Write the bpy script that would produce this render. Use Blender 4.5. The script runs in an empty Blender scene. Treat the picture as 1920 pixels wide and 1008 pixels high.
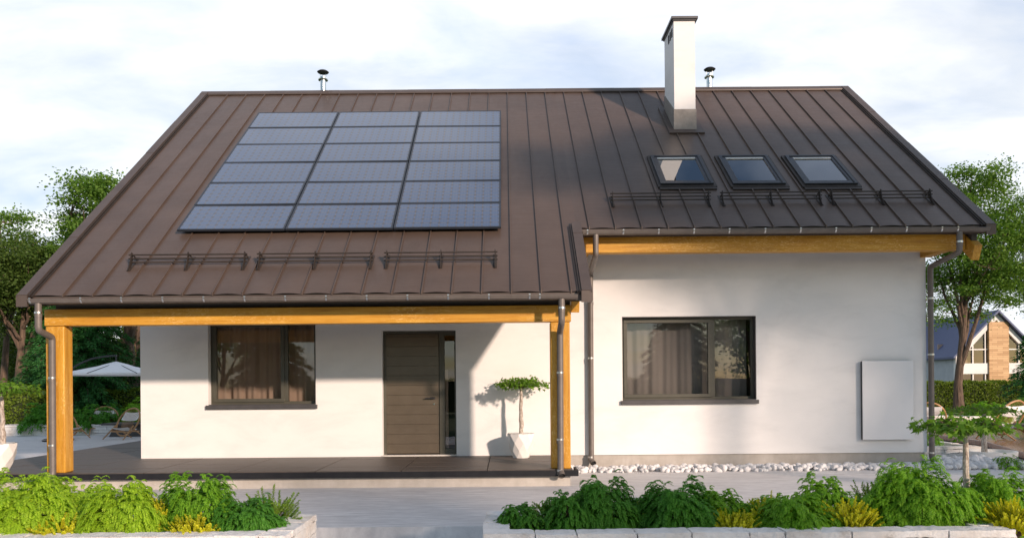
import bpy, math, random
import numpy as np
from mathutils import Vector, Matrix
R = math.radians
random.seed(7)
C = bpy.context.scene.collection
S = bpy.context.scene

# ------------------------------------------------------------------ camera
EYE = 1.515; F = 1480.0; CX = 950.0; CY = 721.0; ROLL = 0.0085
cam = bpy.data.cameras.new('camera'); camo = bpy.data.objects.new('camera', cam); C.objects.link(camo)
cam.sensor_width = 36; cam.lens = F / 1920 * 36
cam.shift_x = (960 - CX) / 1920; cam.shift_y = (CY - 504) / 1920
camo.location = (0, 0, EYE); camo.rotation_euler = (R(90), ROLL, 0)
cam.clip_start = 0.1; cam.clip_end = 3000
S.camera = camo
def ray(px, py):
    a = (px - CX) / F; b = (CY - py) / F
    return (a * math.cos(ROLL) + b * math.sin(ROLL), -a * math.sin(ROLL) + b * math.cos(ROLL))
def at(px, py, Y):                       # world X, Z of the photo point at depth Y
    a, b = ray(px, py); return a * Y, EYE + b * Y
def on_z(px, py, z):                     # photo point on the level z
    a, b = ray(px, py); t = (z - EYE) / b; return a * t, t

# ------------------------------------------------------------------ light
SUN_AZ, SUN_EL = 37.0, 16.2              # to the right of the facade normal, above the horizon
sd = Vector((math.sin(R(SUN_AZ)) * math.cos(R(SUN_EL)), -math.cos(R(SUN_AZ)) * math.cos(R(SUN_EL)), math.sin(R(SUN_EL))))
sl = bpy.data.lights.new('sun', 'SUN'); so = bpy.data.objects.new('sun', sl); C.objects.link(so)
sl.energy = 3.8; sl.angle = R(2.4); sl.color = (1.0, 0.77, 0.62)
so.rotation_euler = sd.to_track_quat('Z', 'Y').to_euler(); so.location = (30, -30, 30)
W = bpy.data.worlds.new('World'); S.world = W; W.use_nodes = True
wt = W.node_tree; wt.nodes.clear()
def wn(t, **k):
    n = wt.nodes.new(t)
    for a, b in k.items(): setattr(n, a, b)
    return n
wo = wn('ShaderNodeOutputWorld'); wb = wn('ShaderNodeBackground'); wt.links.new(wb.outputs[0], wo.inputs[0])
sky = wn('ShaderNodeTexSky', sky_type='NISHITA', sun_disc=False)
sky.sun_elevation = R(SUN_EL); sky.sun_rotation = R(180 - SUN_AZ); sky.air_density = 1.4; sky.dust_density = 0.4; sky.ozone_density = 4.0
SKY_STR = 0.10
sc = wn('ShaderNodeVectorMath', operation='SCALE'); sc.inputs['Scale'].default_value = 1.0
wt.links.new(sky.outputs[0], sc.inputs[0])
tc = wn('ShaderNodeTexCoord'); sep = wn('ShaderNodeSeparateXYZ'); wt.links.new(tc.outputs['Generated'], sep.inputs[0])
def wm(op, a, b=None, c=None):
    n = wn('ShaderNodeMath', operation=op)
    for i, v in enumerate((a, b, c)):
        if v is None: continue
        if isinstance(v, (int, float)): n.inputs[i].default_value = v
        else: wt.links.new(v, n.inputs[i])
    return n.outputs[0]
den = wm('ADD', wm('MAXIMUM', sep.outputs[2], 0.0), 0.22)
cmb = wn('ShaderNodeCombineXYZ')
wt.links.new(wm('DIVIDE', sep.outputs[0], den), cmb.inputs[0]); wt.links.new(wm('DIVIDE', sep.outputs[1], den), cmb.inputs[1])
def wnoise(scale, detail, rough, loc, sy=1.0):
    mp = wn('ShaderNodeMapping'); mp.inputs['Location'].default_value = loc; mp.inputs['Scale'].default_value = (1, sy, 1)
    wt.links.new(cmb.outputs[0], mp.inputs[0])
    n = wn('ShaderNodeTexNoise'); n.inputs['Scale'].default_value = scale; n.inputs['Detail'].default_value = detail
    n.inputs['Roughness'].default_value = rough; n.inputs['Distortion'].default_value = 0.3
    wt.links.new(mp.outputs[0], n.inputs['Vector']); return n.outputs['Fac']
n1 = wnoise(1.5, 8, 0.55, (3.3, 1.7, 0), 1.5)
cr = wn('ShaderNodeValToRGB'); wt.links.new(n1, cr.inputs[0])
cr.color_ramp.elements[0].position = 0.38; cr.color_ramp.elements[0].color = (0.72, 0.72, 0.72, 1)
cr.color_ramp.elements[1].position = 0.60; cr.color_ramp.elements[1].color = (1, 1, 1, 1)
n2 = wnoise(2.6, 6, 0.55, (9.1, 4.2, 2), 1.6)
cr2 = wn('ShaderNodeValToRGB'); wt.links.new(n2, cr2.inputs[0])
cr2.color_ramp.elements[0].position = 0.3; cr2.color_ramp.elements[0].color = (6.2, 6.95, 8.4, 1)
cr2.color_ramp.elements[1].position = 0.62; cr2.color_ramp.elements[1].color = (9.0, 9.05, 9.2, 1)
mx = wn('ShaderNodeMix', data_type='RGBA'); 
# the cloud deck lies over the back of the scene; towards the zenith and behind the viewer the sky clears
cfy = wm('SMOOTH_MIN', wm('MAXIMUM', wm('MULTIPLY_ADD', sep.outputs[1], 1.6, 0.35), 0.0), 1.0, 0.1)
cfz = wm('MINIMUM', wm('MAXIMUM', wm('MULTIPLY_ADD', sep.outputs[2], -3.0, 2.45), 0.0), 1.0)
n3 = wnoise(2.1, 5, 0.5, (5.2, 8.8, 1), 1.2)
cr3 = wn('ShaderNodeValToRGB'); wt.links.new(n3, cr3.inputs[0])
cr3.color_ramp.elements[0].position = 0.40; cr3.color_ramp.elements[0].color = (0.05, 0.05, 0.05, 1)
cr3.color_ramp.elements[1].position = 0.60; cr3.color_ramp.elements[1].color = (0.55, 0.55, 0.55, 1)
cfw = wm('MULTIPLY', cfy, cfz)
cfm = wm('ADD', cfw, wm('MULTIPLY', wm('SUBTRACT', 1.0, cfw), cr3.outputs[0]))
wt.links.new(wm('MULTIPLY', cr.outputs[0], cfm), mx.inputs[0])
wt.links.new(sc.outputs[0], mx.inputs[6]); wt.links.new(cr2.outputs[0], mx.inputs[7])
wt.links.new(mx.outputs[2], wb.inputs[0]); wb.inputs[1].default_value = SKY_STR
S.view_settings.view_transform = 'Standard'; S.view_settings.look = 'None'
S.view_settings.exposure = 0.40; S.view_settings.gamma = 1.0; S.view_settings.use_curve_mapping = False
S.render.engine = 'CYCLES'; S.cycles.max_bounces = 8; S.cycles.transparent_max_bounces = 24
S.cycles.sample_clamp_indirect = 6

# ------------------------------------------------------------------ materials
class NT:
    def __init__(s, name):
        s.m = bpy.data.materials.new(name); s.m.use_nodes = True; s.t = s.m.node_tree; s.t.nodes.clear()
        s.out = s.n('ShaderNodeOutputMaterial')
    def n(s, t, **k):
        nd = s.t.nodes.new(t)
        for a, b in k.items(): setattr(nd, a, b)
        return nd
    def l(s, a, b): s.t.links.new(a, b)
    def v(s, sock, val):
        if isinstance(val, (int, float, tuple)): sock.default_value = val
        else: s.l(val, sock)
    def math(s, op, a, b=0.0, c=None, clamp=False):
        nd = s.n('ShaderNodeMath', operation=op); nd.use_clamp = clamp
        s.v(nd.inputs[0], a); s.v(nd.inputs[1], b)
        if c is not None: s.v(nd.inputs[2], c)
        return nd.outputs[0]
    def mix(s, f, a, b, mode='MIX'):
        nd = s.n('ShaderNodeMix', data_type='RGBA'); nd.blend_type = mode
        s.v(nd.inputs[0], f); s.v(nd.inputs[6], a + (1,) if isinstance(a, tuple) else a); s.v(nd.inputs[7], b + (1,) if isinstance(b, tuple) else b)
        return nd.outputs[2]
    def coord(s, sc=(1, 1, 1), which='Object', rot=(0, 0, 0)):
        t = s.n('ShaderNodeTexCoord'); m = s.n('ShaderNodeMapping'); m.inputs['Scale'].default_value = sc; m.inputs['Rotation'].default_value = rot
        s.l(t.outputs[which], m.inputs[0]); return m.outputs[0]
    def noise(s, co, scale, detail=4, rough=0.55, dist=0.0):
        nd = s.n('ShaderNodeTexNoise'); s.l(co, nd.inputs['Vector']); nd.inputs['Scale'].default_value = scale
        nd.inputs['Detail'].default_value = detail; nd.inputs['Roughness'].default_value = rough; nd.inputs['Distortion'].default_value = dist
        return nd.outputs['Fac']
    def ramp(s, f, stops):
        nd = s.n('ShaderNodeValToRGB'); s.l(f, nd.inputs[0]); e = nd.color_ramp.elements
        while len(e) < len(stops): e.new(0.5)
        for i, (p, c) in enumerate(stops):
            e[i].position = p; e[i].color = (c + (1,)) if isinstance(c, tuple) else (c, c, c, 1)
        return nd.outputs[0]
    def bump(s, h, strength, dist, nrm=None):
        nd = s.n('ShaderNodeBump'); nd.inputs['Strength'].default_value = strength; nd.inputs['Distance'].default_value = dist
        s.l(h, nd.inputs['Height'])
        if nrm is not None: s.l(nrm, nd.inputs['Normal'])
        return nd.outputs[0]
    def pbr(s, col, rough=0.6, metal=0.0, nrm=None, spec=0.5, **k):
        p = s.n('ShaderNodeBsdfPrincipled')
        s.v(p.inputs['Base Color'], col + (1,) if isinstance(col, tuple) else col); s.v(p.inputs['Roughness'], rough)
        s.v(p.inputs['Metallic'], metal); s.v(p.inputs['Specular IOR Level'], spec)
        for a, b in k.items(): s.v(p.inputs[a.replace('_', ' ')], b)
        if nrm is not None: s.l(nrm, p.inputs['Normal'])
        s.l(p.outputs[0], s.out.inputs[0]); return p
M = {}
def simple(name, a, b, scale=3, rough=0.6, metal=0.0, bs=0.0, bscale=60, spec=0.5, rr=None, sc=(1, 1, 1), bdist=0.01, detail=5):
    t = NT(name); co = t.coord(sc)
    f = t.noise(co, scale, detail, 0.6)
    col = t.ramp(f, [(0.3, a), (0.7, b)])
    rg = rough if rr is None else t.math('MULTIPLY_ADD', t.noise(co, scale * 2.3, 4), rr, rough - rr / 2)
    nr = t.bump(t.noise(co, bscale, 4, 0.6), bs, bdist) if bs else None
    t.pbr(col, rg, metal, nr, spec); M[name] = t.m; return t.m

# stucco: white with faint trowel blotches
t = NT('stucco'); co = t.coord()
f = t.noise(t.coord((0.6, 0.6, 1.6)), 1.1, 7, 0.62, 0.4); f2 = t.noise(co, 9, 4)
col = t.mix(t.math('MULTIPLY', f2, 0.10), t.ramp(f, [(0.25, (0.67, 0.67, 0.665)), (0.5, (0.79, 0.785, 0.775)), (0.75, (0.83, 0.825, 0.815))]), (0.6, 0.6, 0.59))
t.pbr(col, 0.85, 0, t.bump(t.noise(co, 160, 3, 0.6), 0.25, 0.004, t.bump(f, 0.22, 0.03)), 0.25); M['stucco'] = t.m
# roof metal: brown painted steel
t = NT('roof_metal'); co = t.coord()
f = t.noise(co, 1.2, 6, 0.6); g = t.noise(t.coord((2.2, 1, 1)), 5, 4)
col = t.ramp(f, [(0.3, (0.096, 0.068, 0.053)), (0.7, (0.126, 0.090, 0.071))])
t.pbr(col, t.math('MULTIPLY_ADD', g, 0.14, 0.30), 0.25, t.bump(t.noise(co, 320, 2), 0.12, 0.002, t.bump(t.noise(t.coord((1.5, 6, 6)), 1.6, 3), 0.10, 0.03)), 0.5)
M['roof_metal'] = t.m
simple('roof_trim', (0.082, 0.062, 0.053), (0.104, 0.080, 0.068), 3, 0.42, 0.2, 0.1, 200)
simple('dark_gap', (0.012, 0.012, 0.013), (0.02, 0.02, 0.02), 3, 0.8)
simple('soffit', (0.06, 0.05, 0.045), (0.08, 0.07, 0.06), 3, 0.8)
simple('gutter_metal', (0.13, 0.112, 0.10), (0.17, 0.148, 0.132), 7, 0.5, 0.2, 0.06, 90)
simple('clip_metal', (0.55, 0.55, 0.54), (0.7, 0.7, 0.68), 10, 0.28, 1.0)
simple('guard_metal', (0.030, 0.023, 0.019), (0.045, 0.035, 0.028), 6, 0.5, 0.1)
simple('zinc_clad', (0.20, 0.185, 0.17), (0.33, 0.30, 0.27), 5, 0.6, 0.25, 0.12, 60)
simple('steel', (0.45, 0.55, 0.55), (0.75, 0.74, 0.72), 12, 0.22, 1.0)
simple('black_metal', (0.02, 0.021, 0.024), (0.035, 0.036, 0.04), 8, 0.4, 0.2)
simple('terrace_edge', (0.010, 0.011, 0.014), (0.018, 0.019, 0.022), 8, 0.6, 0.0, spec=0.2)
simple('window_frame', (0.068, 0.066, 0.050), (0.085, 0.082, 0.063), 5, 0.42, 0.15, 0.06, 300)
simple('sill_metal', (0.07, 0.068, 0.07), (0.095, 0.092, 0.095), 6, 0.4, 0.3)
simple('skylight_frame', (0.03, 0.034, 0.042), (0.045, 0.05, 0.06), 6, 0.33, 0.3)
simple('door_paint', (0.105, 0.085, 0.062), (0.13, 0.106, 0.078), 4, 0.28, 0.25, 0.05, 300)
simple('pale_stone', (0.55, 0.53, 0.50), (0.66, 0.64, 0.60), 20, 0.7)
simple('box_white', (0.72, 0.72, 0.73), (0.76, 0.76, 0.77), 2, 0.32, 0, 0, spec=0.5)
simple('pot_white', (0.78, 0.76, 0.73), (0.84, 0.82, 0.79), 5, 0.6, 0, 0.05, 120)
simple('fabric_white', (0.84, 0.84, 0.84), (0.90, 0.90, 0.89), 8, 0.9, 0, 0.2, 200)
simple('chair_wood', (0.36, 0.19, 0.08), (0.50, 0.28, 0.12), 10, 0.5, 0, 0, sc=(1, 1, 4))
simple('table_stone', (0.055, 0.052, 0.05), (0.085, 0.08, 0.078), 10, 0.6)
simple('soil', (0.03, 0.022, 0.016), (0.09, 0.065, 0.045), 40, 0.95, 0, 0.8, 60, bdist=0.03)
simple('pebble', (0.58, 0.58, 0.59), (0.76, 0.755, 0.75), 7, 0.7, 0, 0.3, 40)
simple('grey_wall', (0.38, 0.42, 0.46), (0.46, 0.50, 0.54), 2, 0.85)
simple('hedge_core', (0.012, 0.02, 0.006), (0.03, 0.045, 0.01), 9, 0.9)
simple('bark_brown', (0.055, 0.038, 0.028), (0.17, 0.115, 0.08), 9, 0.9, 0, 0.9, 16, sc=(1, 1, 0.25), bdist=0.05)
simple('bark_pale', (0.16, 0.11, 0.08), (0.66, 0.60, 0.53), 38, 0.9, 0, 0.8, 60, sc=(1, 1, 0.5), bdist=0.01)
simple('lawn_base', (0.035, 0.06, 0.015), (0.07, 0.10, 0.025), 0.5, 0.95, 0, 0.6, 30, bdist=0.05)
simple('pale_gravel', (0.42, 0.42, 0.43), (0.62, 0.62, 0.63), 60, 0.9, 0, 0.8, 45, bdist=0.03)
# planed oak beams
def wood(name, axis, a, b, c):
    t = NT(name)
    sc = [14, 14, 14]; sc[axis] = 0.8
    co = t.coord(tuple(sc)); f = t.noise(co, 1.5, 6, 0.6, 0.6)
    w = t.noise(t.coord((1, 1, 1)), 0.9, 3)
    col = t.ramp(f, [(0.25, a), (0.5, b), (0.72, c)])
    sc2 = [60, 60, 60]; sc2[axis] = 9
    vo = t.n('ShaderNodeTexNoise'); t.l(t.coord(tuple(sc2)), vo.inputs['Vector']); vo.inputs['Scale'].default_value = 1.0; vo.inputs['Detail'].default_value = 2
    vo.inputs['Distortion'].default_value = 2.2
    fl = t.ramp(vo.outputs['Fac'], [(0.56, 0.0), (0.64, 0.8)])
    fl = t.math('MULTIPLY', fl, t.ramp(w, [(0.42, 0.15), (0.6, 1.0)]))
    col = t.mix(fl, col, (0.85, 0.58, 0.22))
    co3 = list(sc); col = t.mix(t.ramp(t.noise(t.coord(tuple(x * 0.35 for x in sc)), 1.5, 3, 0.5), [(0.35, 0.0), (0.75, 0.45)]), col, a)
    t.pbr(col, 0.5, 0, t.bump(f, 0.25, 0.004), 0.4); M[name] = t.m
wood('oak_x', 0, (0.36, 0.15, 0.012), (0.56, 0.28, 0.028), (0.68, 0.38, 0.055))
wood('oak_z', 2, (0.36, 0.15, 0.012), (0.56, 0.28, 0.028), (0.68, 0.38, 0.055))
wood('oak_y', 1, (0.36, 0.15, 0.012), (0.56, 0.28, 0.028), (0.68, 0.38, 0.055))
# concrete plinth with vertical run stains
t = NT('plinth'); co = t.coord((7, 7, 0.7)); f = t.noise(co, 1.6, 5, 0.6); g = t.noise(t.coord(), 4, 6, 0.65)
col = t.mix(t.math('MULTIPLY', f, 0.7), t.ramp(g, [(0.3, (0.42, 0.39, 0.35)), (0.7, (0.58, 0.55, 0.51))]), (0.34, 0.31, 0.27))
t.pbr(col, 0.85, 0, t.bump(t.noise(t.coord(), 70, 4), 0.35, 0.006), 0.2); M['plinth'] = t.m
# pavement: brushed pale concrete, streaked along X
t = NT('pavement'); f = t.noise(t.coord((0.8, 6, 1)), 2.2, 8, 0.68, 0.3); g = t.noise(t.coord((1.6, 16, 1)), 4, 5, 0.6); h = t.ramp(t.noise(t.coord((1, 1.6, 1)), 1.1, 7, 0.65), [(0.42, 0.0), (0.62, 1.0)])
col = t.ramp(f, [(0.28, (0.46, 0.45, 0.45)), (0.48, (0.64, 0.63, 0.625)), (0.66, (0.78, 0.77, 0.76))])
col = t.mix(t.ramp(g, [(0.45, 0.0), (0.65, 0.45)]), col, (0.36, 0.37, 0.39)); col = t.mix(t.math('MULTIPLY', h, 0.32), col, (0.46, 0.45, 0.44))
t.pbr(col, t.math('MULTIPLY_ADD', g, 0.3, 0.5), 0, t.bump(f, 0.3, 0.006), 0.35); M['pavement'] = t.m
# terrace tiles (joints are modelled)
t = NT('terrace_tile'); f = t.noise(t.coord((2, 9, 2)), 3, 7, 0.65, 0.5)
oi = t.n('ShaderNodeNewGeometry'); rp = oi.outputs['Random Per Island']
col = t.ramp(f, [(0.3, (0.055, 0.045, 0.039)), (0.7, (0.105, 0.085, 0.072))])
col = t.mix(t.math('MULTIPLY', rp, 0.35), col, (0.085, 0.075, 0.068))
t.pbr(col, t.math('MULTIPLY_ADD', f, 0.3, 0.38), 0, t.bump(f, 0.3, 0.004), 0.45); M['terrace_tile'] = t.m
# limestone blocks
t = NT('limestone'); co = t.coord(); f = t.noise(co, 6, 8, 0.7); g = t.noise(co, 1.8, 4)
gi = t.n('ShaderNodeNewGeometry')
col = t.ramp(f, [(0.25, (0.42, 0.40, 0.37)), (0.42, (0.76, 0.74, 0.71)), (0.7, (0.86, 0.85, 0.83))])
col = t.mix(t.ramp(g, [(0.5, 0.0), (0.72, 0.55)]), col, (0.56, 0.44, 0.32))
col = t.mix(t.math('MULTIPLY', gi.outputs['Random Per Island'], 0.25), col, (0.50, 0.49, 0.48))
t.pbr(col, 0.9, 0, t.bump(t.noise(co, 45, 6, 0.7), 0.8, 0.015), 0.2); M['limestone'] = t.m
# curtains
t = NT('curtain'); co = t.coord()
d = t.n('ShaderNodeBsdfDiffuse'); d.inputs[0].default_value = (0.58, 0.44, 0.36, 1)
tr = t.n('ShaderNodeBsdfTranslucent'); tr.inputs[0].default_value = (0.55, 0.42, 0.34, 1)
ms = t.n('ShaderNodeMixShader'); ms.inputs[0].default_value = 0.25; t.l(d.outputs[0], ms.inputs[1]); t.l(tr.outputs[0], ms.inputs[2]); t.l(ms.outputs[0], t.out.inputs[0]); M['curtain'] = t.m
t = NT('curtain_grey'); d = t.n('ShaderNodeBsdfDiffuse'); d.inputs[0].default_value = (0.40, 0.375, 0.37, 1)
tr = t.n('ShaderNodeBsdfTranslucent'); tr.inputs[0].default_value = (0.40, 0.375, 0.37, 1)
ms = t.n('ShaderNodeMixShader'); ms.inputs[0].default_value = 0.3; t.l(d.outputs[0], ms.inputs[1]); t.l(tr.outputs[0], ms.inputs[2]); t.l(ms.outputs[0], t.out.inputs[0]); M['curtain_grey'] = t.m
# glazing: tinted transparent + mirror reflection by fresnel
def glass(name, tint, f0, rough=0.0):
    t = NT(name); tr = t.n('ShaderNodeBsdfTransparent'); tr.inputs[0].default_value = tint + (1,)
    gl = t.n('ShaderNodeBsdfGlossy'); gl.inputs['Roughness'].default_value = rough; gl.inputs[0].default_value = (0.9, 0.92, 0.95, 1)
    lw = t.n('ShaderNodeFresnel'); lw.inputs[0].default_value = 1.5
    nb = t.bump(t.noise(t.coord(), 1.3, 2), 0.02, 0.02); t.l(nb, gl.inputs['Normal'])
    fac = t.math('MULTIPLY_ADD', lw.outputs[0], 1.6, f0, clamp=True)
    ms = t.n('ShaderNodeMixShader'); t.l(fac, ms.inputs[0]); t.l(tr.outputs[0], ms.inputs[1]); t.l(gl.outputs[0], ms.inputs[2]); t.l(ms.outputs[0], t.out.inputs[0]); M[name] = t.m
glass('window_glass', (0.92, 0.91, 0.88), 0.055)
glass('skylight_glass', (0.16, 0.19, 0.24), 0.16, 0.02)
# photovoltaic glass: 12 x 6 cells from UV
t = NT('solar_glass'); uv = t.n('ShaderNodeTexCoord'); sp = t.n('ShaderNodeSeparateXYZ'); t.l(uv.outputs['UV'], sp.inputs[0])
u = t.math('MULTIPLY', sp.outputs[0], 12.0); v = t.math('MULTIPLY', sp.outputs[1], 6.0)
def dist_line(x): return t.math('ABSOLUTE', t.math('SUBTRACT', t.math('FRACT', t.math('ADD', x, 0.5)), 0.5))
du = dist_line(u); dv = dist_line(v)
line = t.math('MAXIMUM', t.math('LESS_THAN', du, 0.05), t.math('LESS_THAN', dv, 0.055))
dot = t.math('LESS_THAN', t.math('ADD', du, dv), 0.24)
bus = t.math('LESS_THAN', dist_line(t.math('MULTIPLY', u, 3.0)), 0.04)
cf = t.noise(t.coord(), 0.7, 3)
col = t.mix(cf, (0.028, 0.055, 0.125), (0.042, 0.075, 0.155))
col = t.mix(t.math('MULTIPLY', bus, 0.25), col, (0.16, 0.17, 0.20))
col = t.mix(t.math('MULTIPLY', line, 0.85), col, (0.10, 0.075, 0.065)); col = t.mix(dot, col, (0.035, 0.025, 0.022))
t.pbr(col, 0.32, 0, t.bump(t.noise(t.coord(), 0.8, 2), 0.02, 0.05), 0.75, Coat_Weight=1.0, Coat_Roughness=0.06, Coat_IOR=1.85); M['solar_glass'] = t.m
simple('solar_frame', (0.035, 0.045, 0.06), (0.05, 0.06, 0.08), 4, 0.35, 0.4)
# leaves
def leaf(name, a, b, tr=0.35, rough=0.5, tcol=None):
    t = NT(name); gi = t.n('ShaderNodeNewGeometry'); n = t.noise(t.coord(), 2.2, 3)
    f = t.math('ADD', t.math('MULTIPLY', gi.outputs['Random Per Island'], 0.6), t.math('MULTIPLY', n, 0.4))
    col = t.mix(f, a, b)
    p = t.pbr(col, rough, 0, None, 0.18)
    tl = t.n('ShaderNodeBsdfTranslucent'); t.l(t.mix(1.0, col, tcol or (1.5, 1.5, 0.6), 'MULTIPLY'), tl.inputs[0])
    ms = t.n('ShaderNodeMixShader'); ms.inputs[0].default_value = tr
    t.l(p.outputs[0], ms.inputs[1]); t.l(tl.outputs[0], ms.inputs[2]); t.l(ms.outputs[0], t.out.inputs[0]); M[name] = t.m
leaf('leaf_bright', (0.19, 0.36, 0.02), (0.46, 0.64, 0.05), 0.40)
leaf('leaf_mid', (0.10, 0.27, 0.02), (0.27, 0.50, 0.04), 0.40)
leaf('leaf_deep_shaded', (0.05, 0.19, 0.025), (0.14, 0.36, 0.045), 0.40)  # deeper green plants, with some tree shade put into the leaf colour
leaf('leaf_yellow', (0.42, 0.46, 0.02), (0.80, 0.76, 0.06), 0.4)
leaf('leaf_spruce', (0.12, 0.26, 0.03), (0.32, 0.46, 0.06), 0.25)
leaf('leaf_maple', (0.05, 0.14, 0.012), (0.18, 0.32, 0.035), 0.35)
leaf('leaf_tree', (0.055, 0.15, 0.025), (0.19, 0.31, 0.06), 0.38)
leaf('leaf_tree_dark', (0.035, 0.08, 0.018), (0.12, 0.18, 0.04), 0.33)
leaf('leaf_conifer', (0.02, 0.10, 0.03), (0.07, 0.21, 0.05), 0.25)
leaf('leaf_hedge', (0.07, 0.13, 0.015), (0.20, 0.27, 0.035), 0.3)
# far house
simple('slate_blue', (0.055, 0.075, 0.16), (0.10, 0.13, 0.24), 30, 0.6, 0, 0.4, 30)
t = NT('far_timber'); br = t.n('ShaderNodeTexBrick'); t.l(t.coord((1, 1, 1), rot=(R(90), 0, 0)), br.inputs['Vector'])
br.inputs['Scale'].default_value = 1.6; br.inputs['Color1'].default_value = (0.62, 0.40, 0.20, 1); br.inputs['Color2'].default_value = (0.42, 0.24, 0.10, 1)
br.inputs['Mortar'].default_value = (0.15, 0.08, 0.04, 1); br.inputs['Mortar Size'].default_value = 0.01; br.inputs['Row Height'].default_value = 0.25; br.inputs['Brick Width'].default_value = 1.3
t.pbr(br.outputs[0], 0.6); M['far_timber'] = t.m
t = NT('deck_board'); co = t.coord((1, 12, 1)); f = t.noise(co, 2, 5)
t.pbr(t.ramp(f, [(0.3, (0.16, 0.075, 0.035)), (0.7, (0.28, 0.14, 0.07))]), 0.25, 0, None, 0.6); M['deck_board'] = t.m

# ------------------------------------------------------------------ mesh helpers
class MB:
    def __init__(s): s.v = []; s.f = []
    def add(s, vs, fs):
        o = len(s.v); s.v.extend([tuple(p) for p in vs]); s.f.extend([tuple(i + o for i in f) for f in fs]); return s
    def box(s, x0, x1, y0, y1, z0, z1, jit=0.0, mtx=None):
        vs = [Vector((x, y, z)) for z in (z0, z1) for x, y in ((x0, y0), (x1, y0), (x1, y1), (x0, y1))]
        if jit: vs = [p + Vector([random.uniform(-jit, jit) for _ in range(3)]) for p in vs]
        if mtx: vs = [mtx @ p for p in vs]
        return s.add(vs, [(3, 2, 1, 0), (4, 5, 6, 7), (0, 1, 5, 4), (1, 2, 6, 5), (2, 3, 7, 6), (3, 0, 4, 7)])
    def prism(s, poly, axis, a, b):      # polygon in the two other axes, extruded along axis
        n = len(poly); vs = []
        for w in (a, b):
            for p in poly:
                q = list(p); q.insert(axis, w); vs.append(q)
        return s.add(vs, [tuple(range(n - 1, -1, -1)), tuple(range(n, 2 * n))] + [(i, (i + 1) % n, n + (i + 1) % n, n + i) for i in range(n)])
    def tube(s, pts, r, n=8, cap=True, hollow=0):
        pts = [Vector(p) for p in pts]; m = len(pts)
        rs = r if isinstance(r, (list, tuple)) else [r] * m
        up = Vector((0.13, 0.21, 1)).normalized() if abs((pts[-1] - pts[0]).normalized().z) < 0.9 else Vector((1, 0.1, 0.05)).normalized()
        vs = []
        for i, p in enumerate(pts):
            if i == 0: d = pts[1] - p
            elif i == m - 1: d = p - pts[-2]
            else: d = (pts[i + 1] - p).normalized() + (p - pts[i - 1]).normalized()
            d.normalize(); a = d.cross(up).normalized(); b = d.cross(a)
            for k in range(n):
                w = 2 * math.pi * k / n; vs.append(p + (a * math.cos(w) + b * math.sin(w)) * rs[i])
        fs = [(i * n + k, i * n + (k + 1) % n, (i + 1) * n + (k + 1) % n, (i + 1) * n + k) for i in range(m - 1) for k in range(n)]
        if cap: fs += [tuple(range(n)), tuple(range((m - 1) * n, m * n))[::-1]]
        return s.add(vs, fs)
    def lathe(s, prof, c, n=24, a0=0.0):
        vs = []; m = len(prof)
        for r, z in prof:
            for k in range(n):
                w = a0 + 2 * math.pi * k / n; vs.append((c[0] + r * math.cos(w), c[1] + r * math.sin(w), c[2] + z))
        fs = [(i * n + k, i * n + (k + 1) % n, (i + 1) * n + (k + 1) % n, (i + 1) * n + k) for i in range(m - 1) for k in range(n)]
        fs += [tuple(range(n))[::-1], tuple(range((m - 1) * n, m * n))]
        return s.add(vs, fs)
    def build(s, name, mat, parent=None, smooth=35, bevel=0.0, fix=True):
        me = bpy.data.meshes.new(name); me.from_pydata(s.v, [], s.f); me.materials.append(M[mat])
        return link_mesh(name, me, parent, smooth, bevel, fix)
def root_loc(p):
    v = Vector((0, 0, 0))
    while p is not None: v += p.location; p = p.parent
    return v
def link_mesh(name, me, parent=None, smooth=35, bevel=0.0, fix=True):
    if parent is not None: me.transform(Matrix.Translation(-root_loc(parent)))
    if fix:
        import bmesh
        bm = bmesh.new(); bm.from_mesh(me); bmesh.ops.recalc_face_normals(bm, faces=bm.faces); bm.to_mesh(me); bm.free()
    if smooth:
        me.shade_smooth(); me.set_sharp_from_angle(angle=R(smooth))
    o = bpy.data.objects.new(name, me); C.objects.link(o); o.parent = parent
    if bevel:
        b = o.modifiers.new('bevel', 'BEVEL'); b.width = bevel; b.segments = 2; b.limit_method = 'ANGLE'
    return o
def np_quads(name, V, mat, parent=None, nv=4):   # V: (N, nv, 3) array of separate faces
    N = V.shape[0]; me = bpy.data.meshes.new(name)
    V = V - np.array(root_loc(parent))[None, None, :] if parent is not None else V
    me.vertices.add(N * nv); me.vertices.foreach_set('co', V.reshape(-1).astype(np.float32))
    me.loops.add(N * nv); me.loops.foreach_set('vertex_index', np.arange(N * nv, dtype=np.int32))
    me.polygons.add(N); me.polygons.foreach_set('loop_start', np.arange(0, N * nv, nv, dtype=np.int32))
    me.update(calc_edges=True); me.materials.append(M[mat])
    o = bpy.data.objects.new(name, me); C.objects.link(o); o.parent = parent; return o
def tag(o, label, cat=None, group=None, kind=None):
    if label: o['label'] = label
    if cat: o['category'] = cat
    if group: o['group'] = group
    if kind: o['kind'] = kind
    return o
def thing(name, loc, label, cat, group=None):
    o = bpy.data.objects.new(name, None); C.objects.link(o); o.location = loc; o.empty_display_size = 0.2
    return tag(o, label, cat, group)
def dup(root, loc, rotz=None, label=None, group=None, scale=None):
    def cp(o, par):
        c = o.copy(); C.objects.link(c); c.parent = par
        for ch in [x for x in bpy.data.objects if x.parent == o and x is not c]: cp(ch, c)
        return c
    r = cp(root, None); r.location = loc
    if rotz is not None: r.rotation_euler = (0, 0, rotz)
    if label: r['label'] = label
    if group: r['group'] = group
    if scale is not None: r.scale = scale if isinstance(scale, tuple) else (scale,) * 3
    return r
rng = np.random.default_rng(11)

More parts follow.
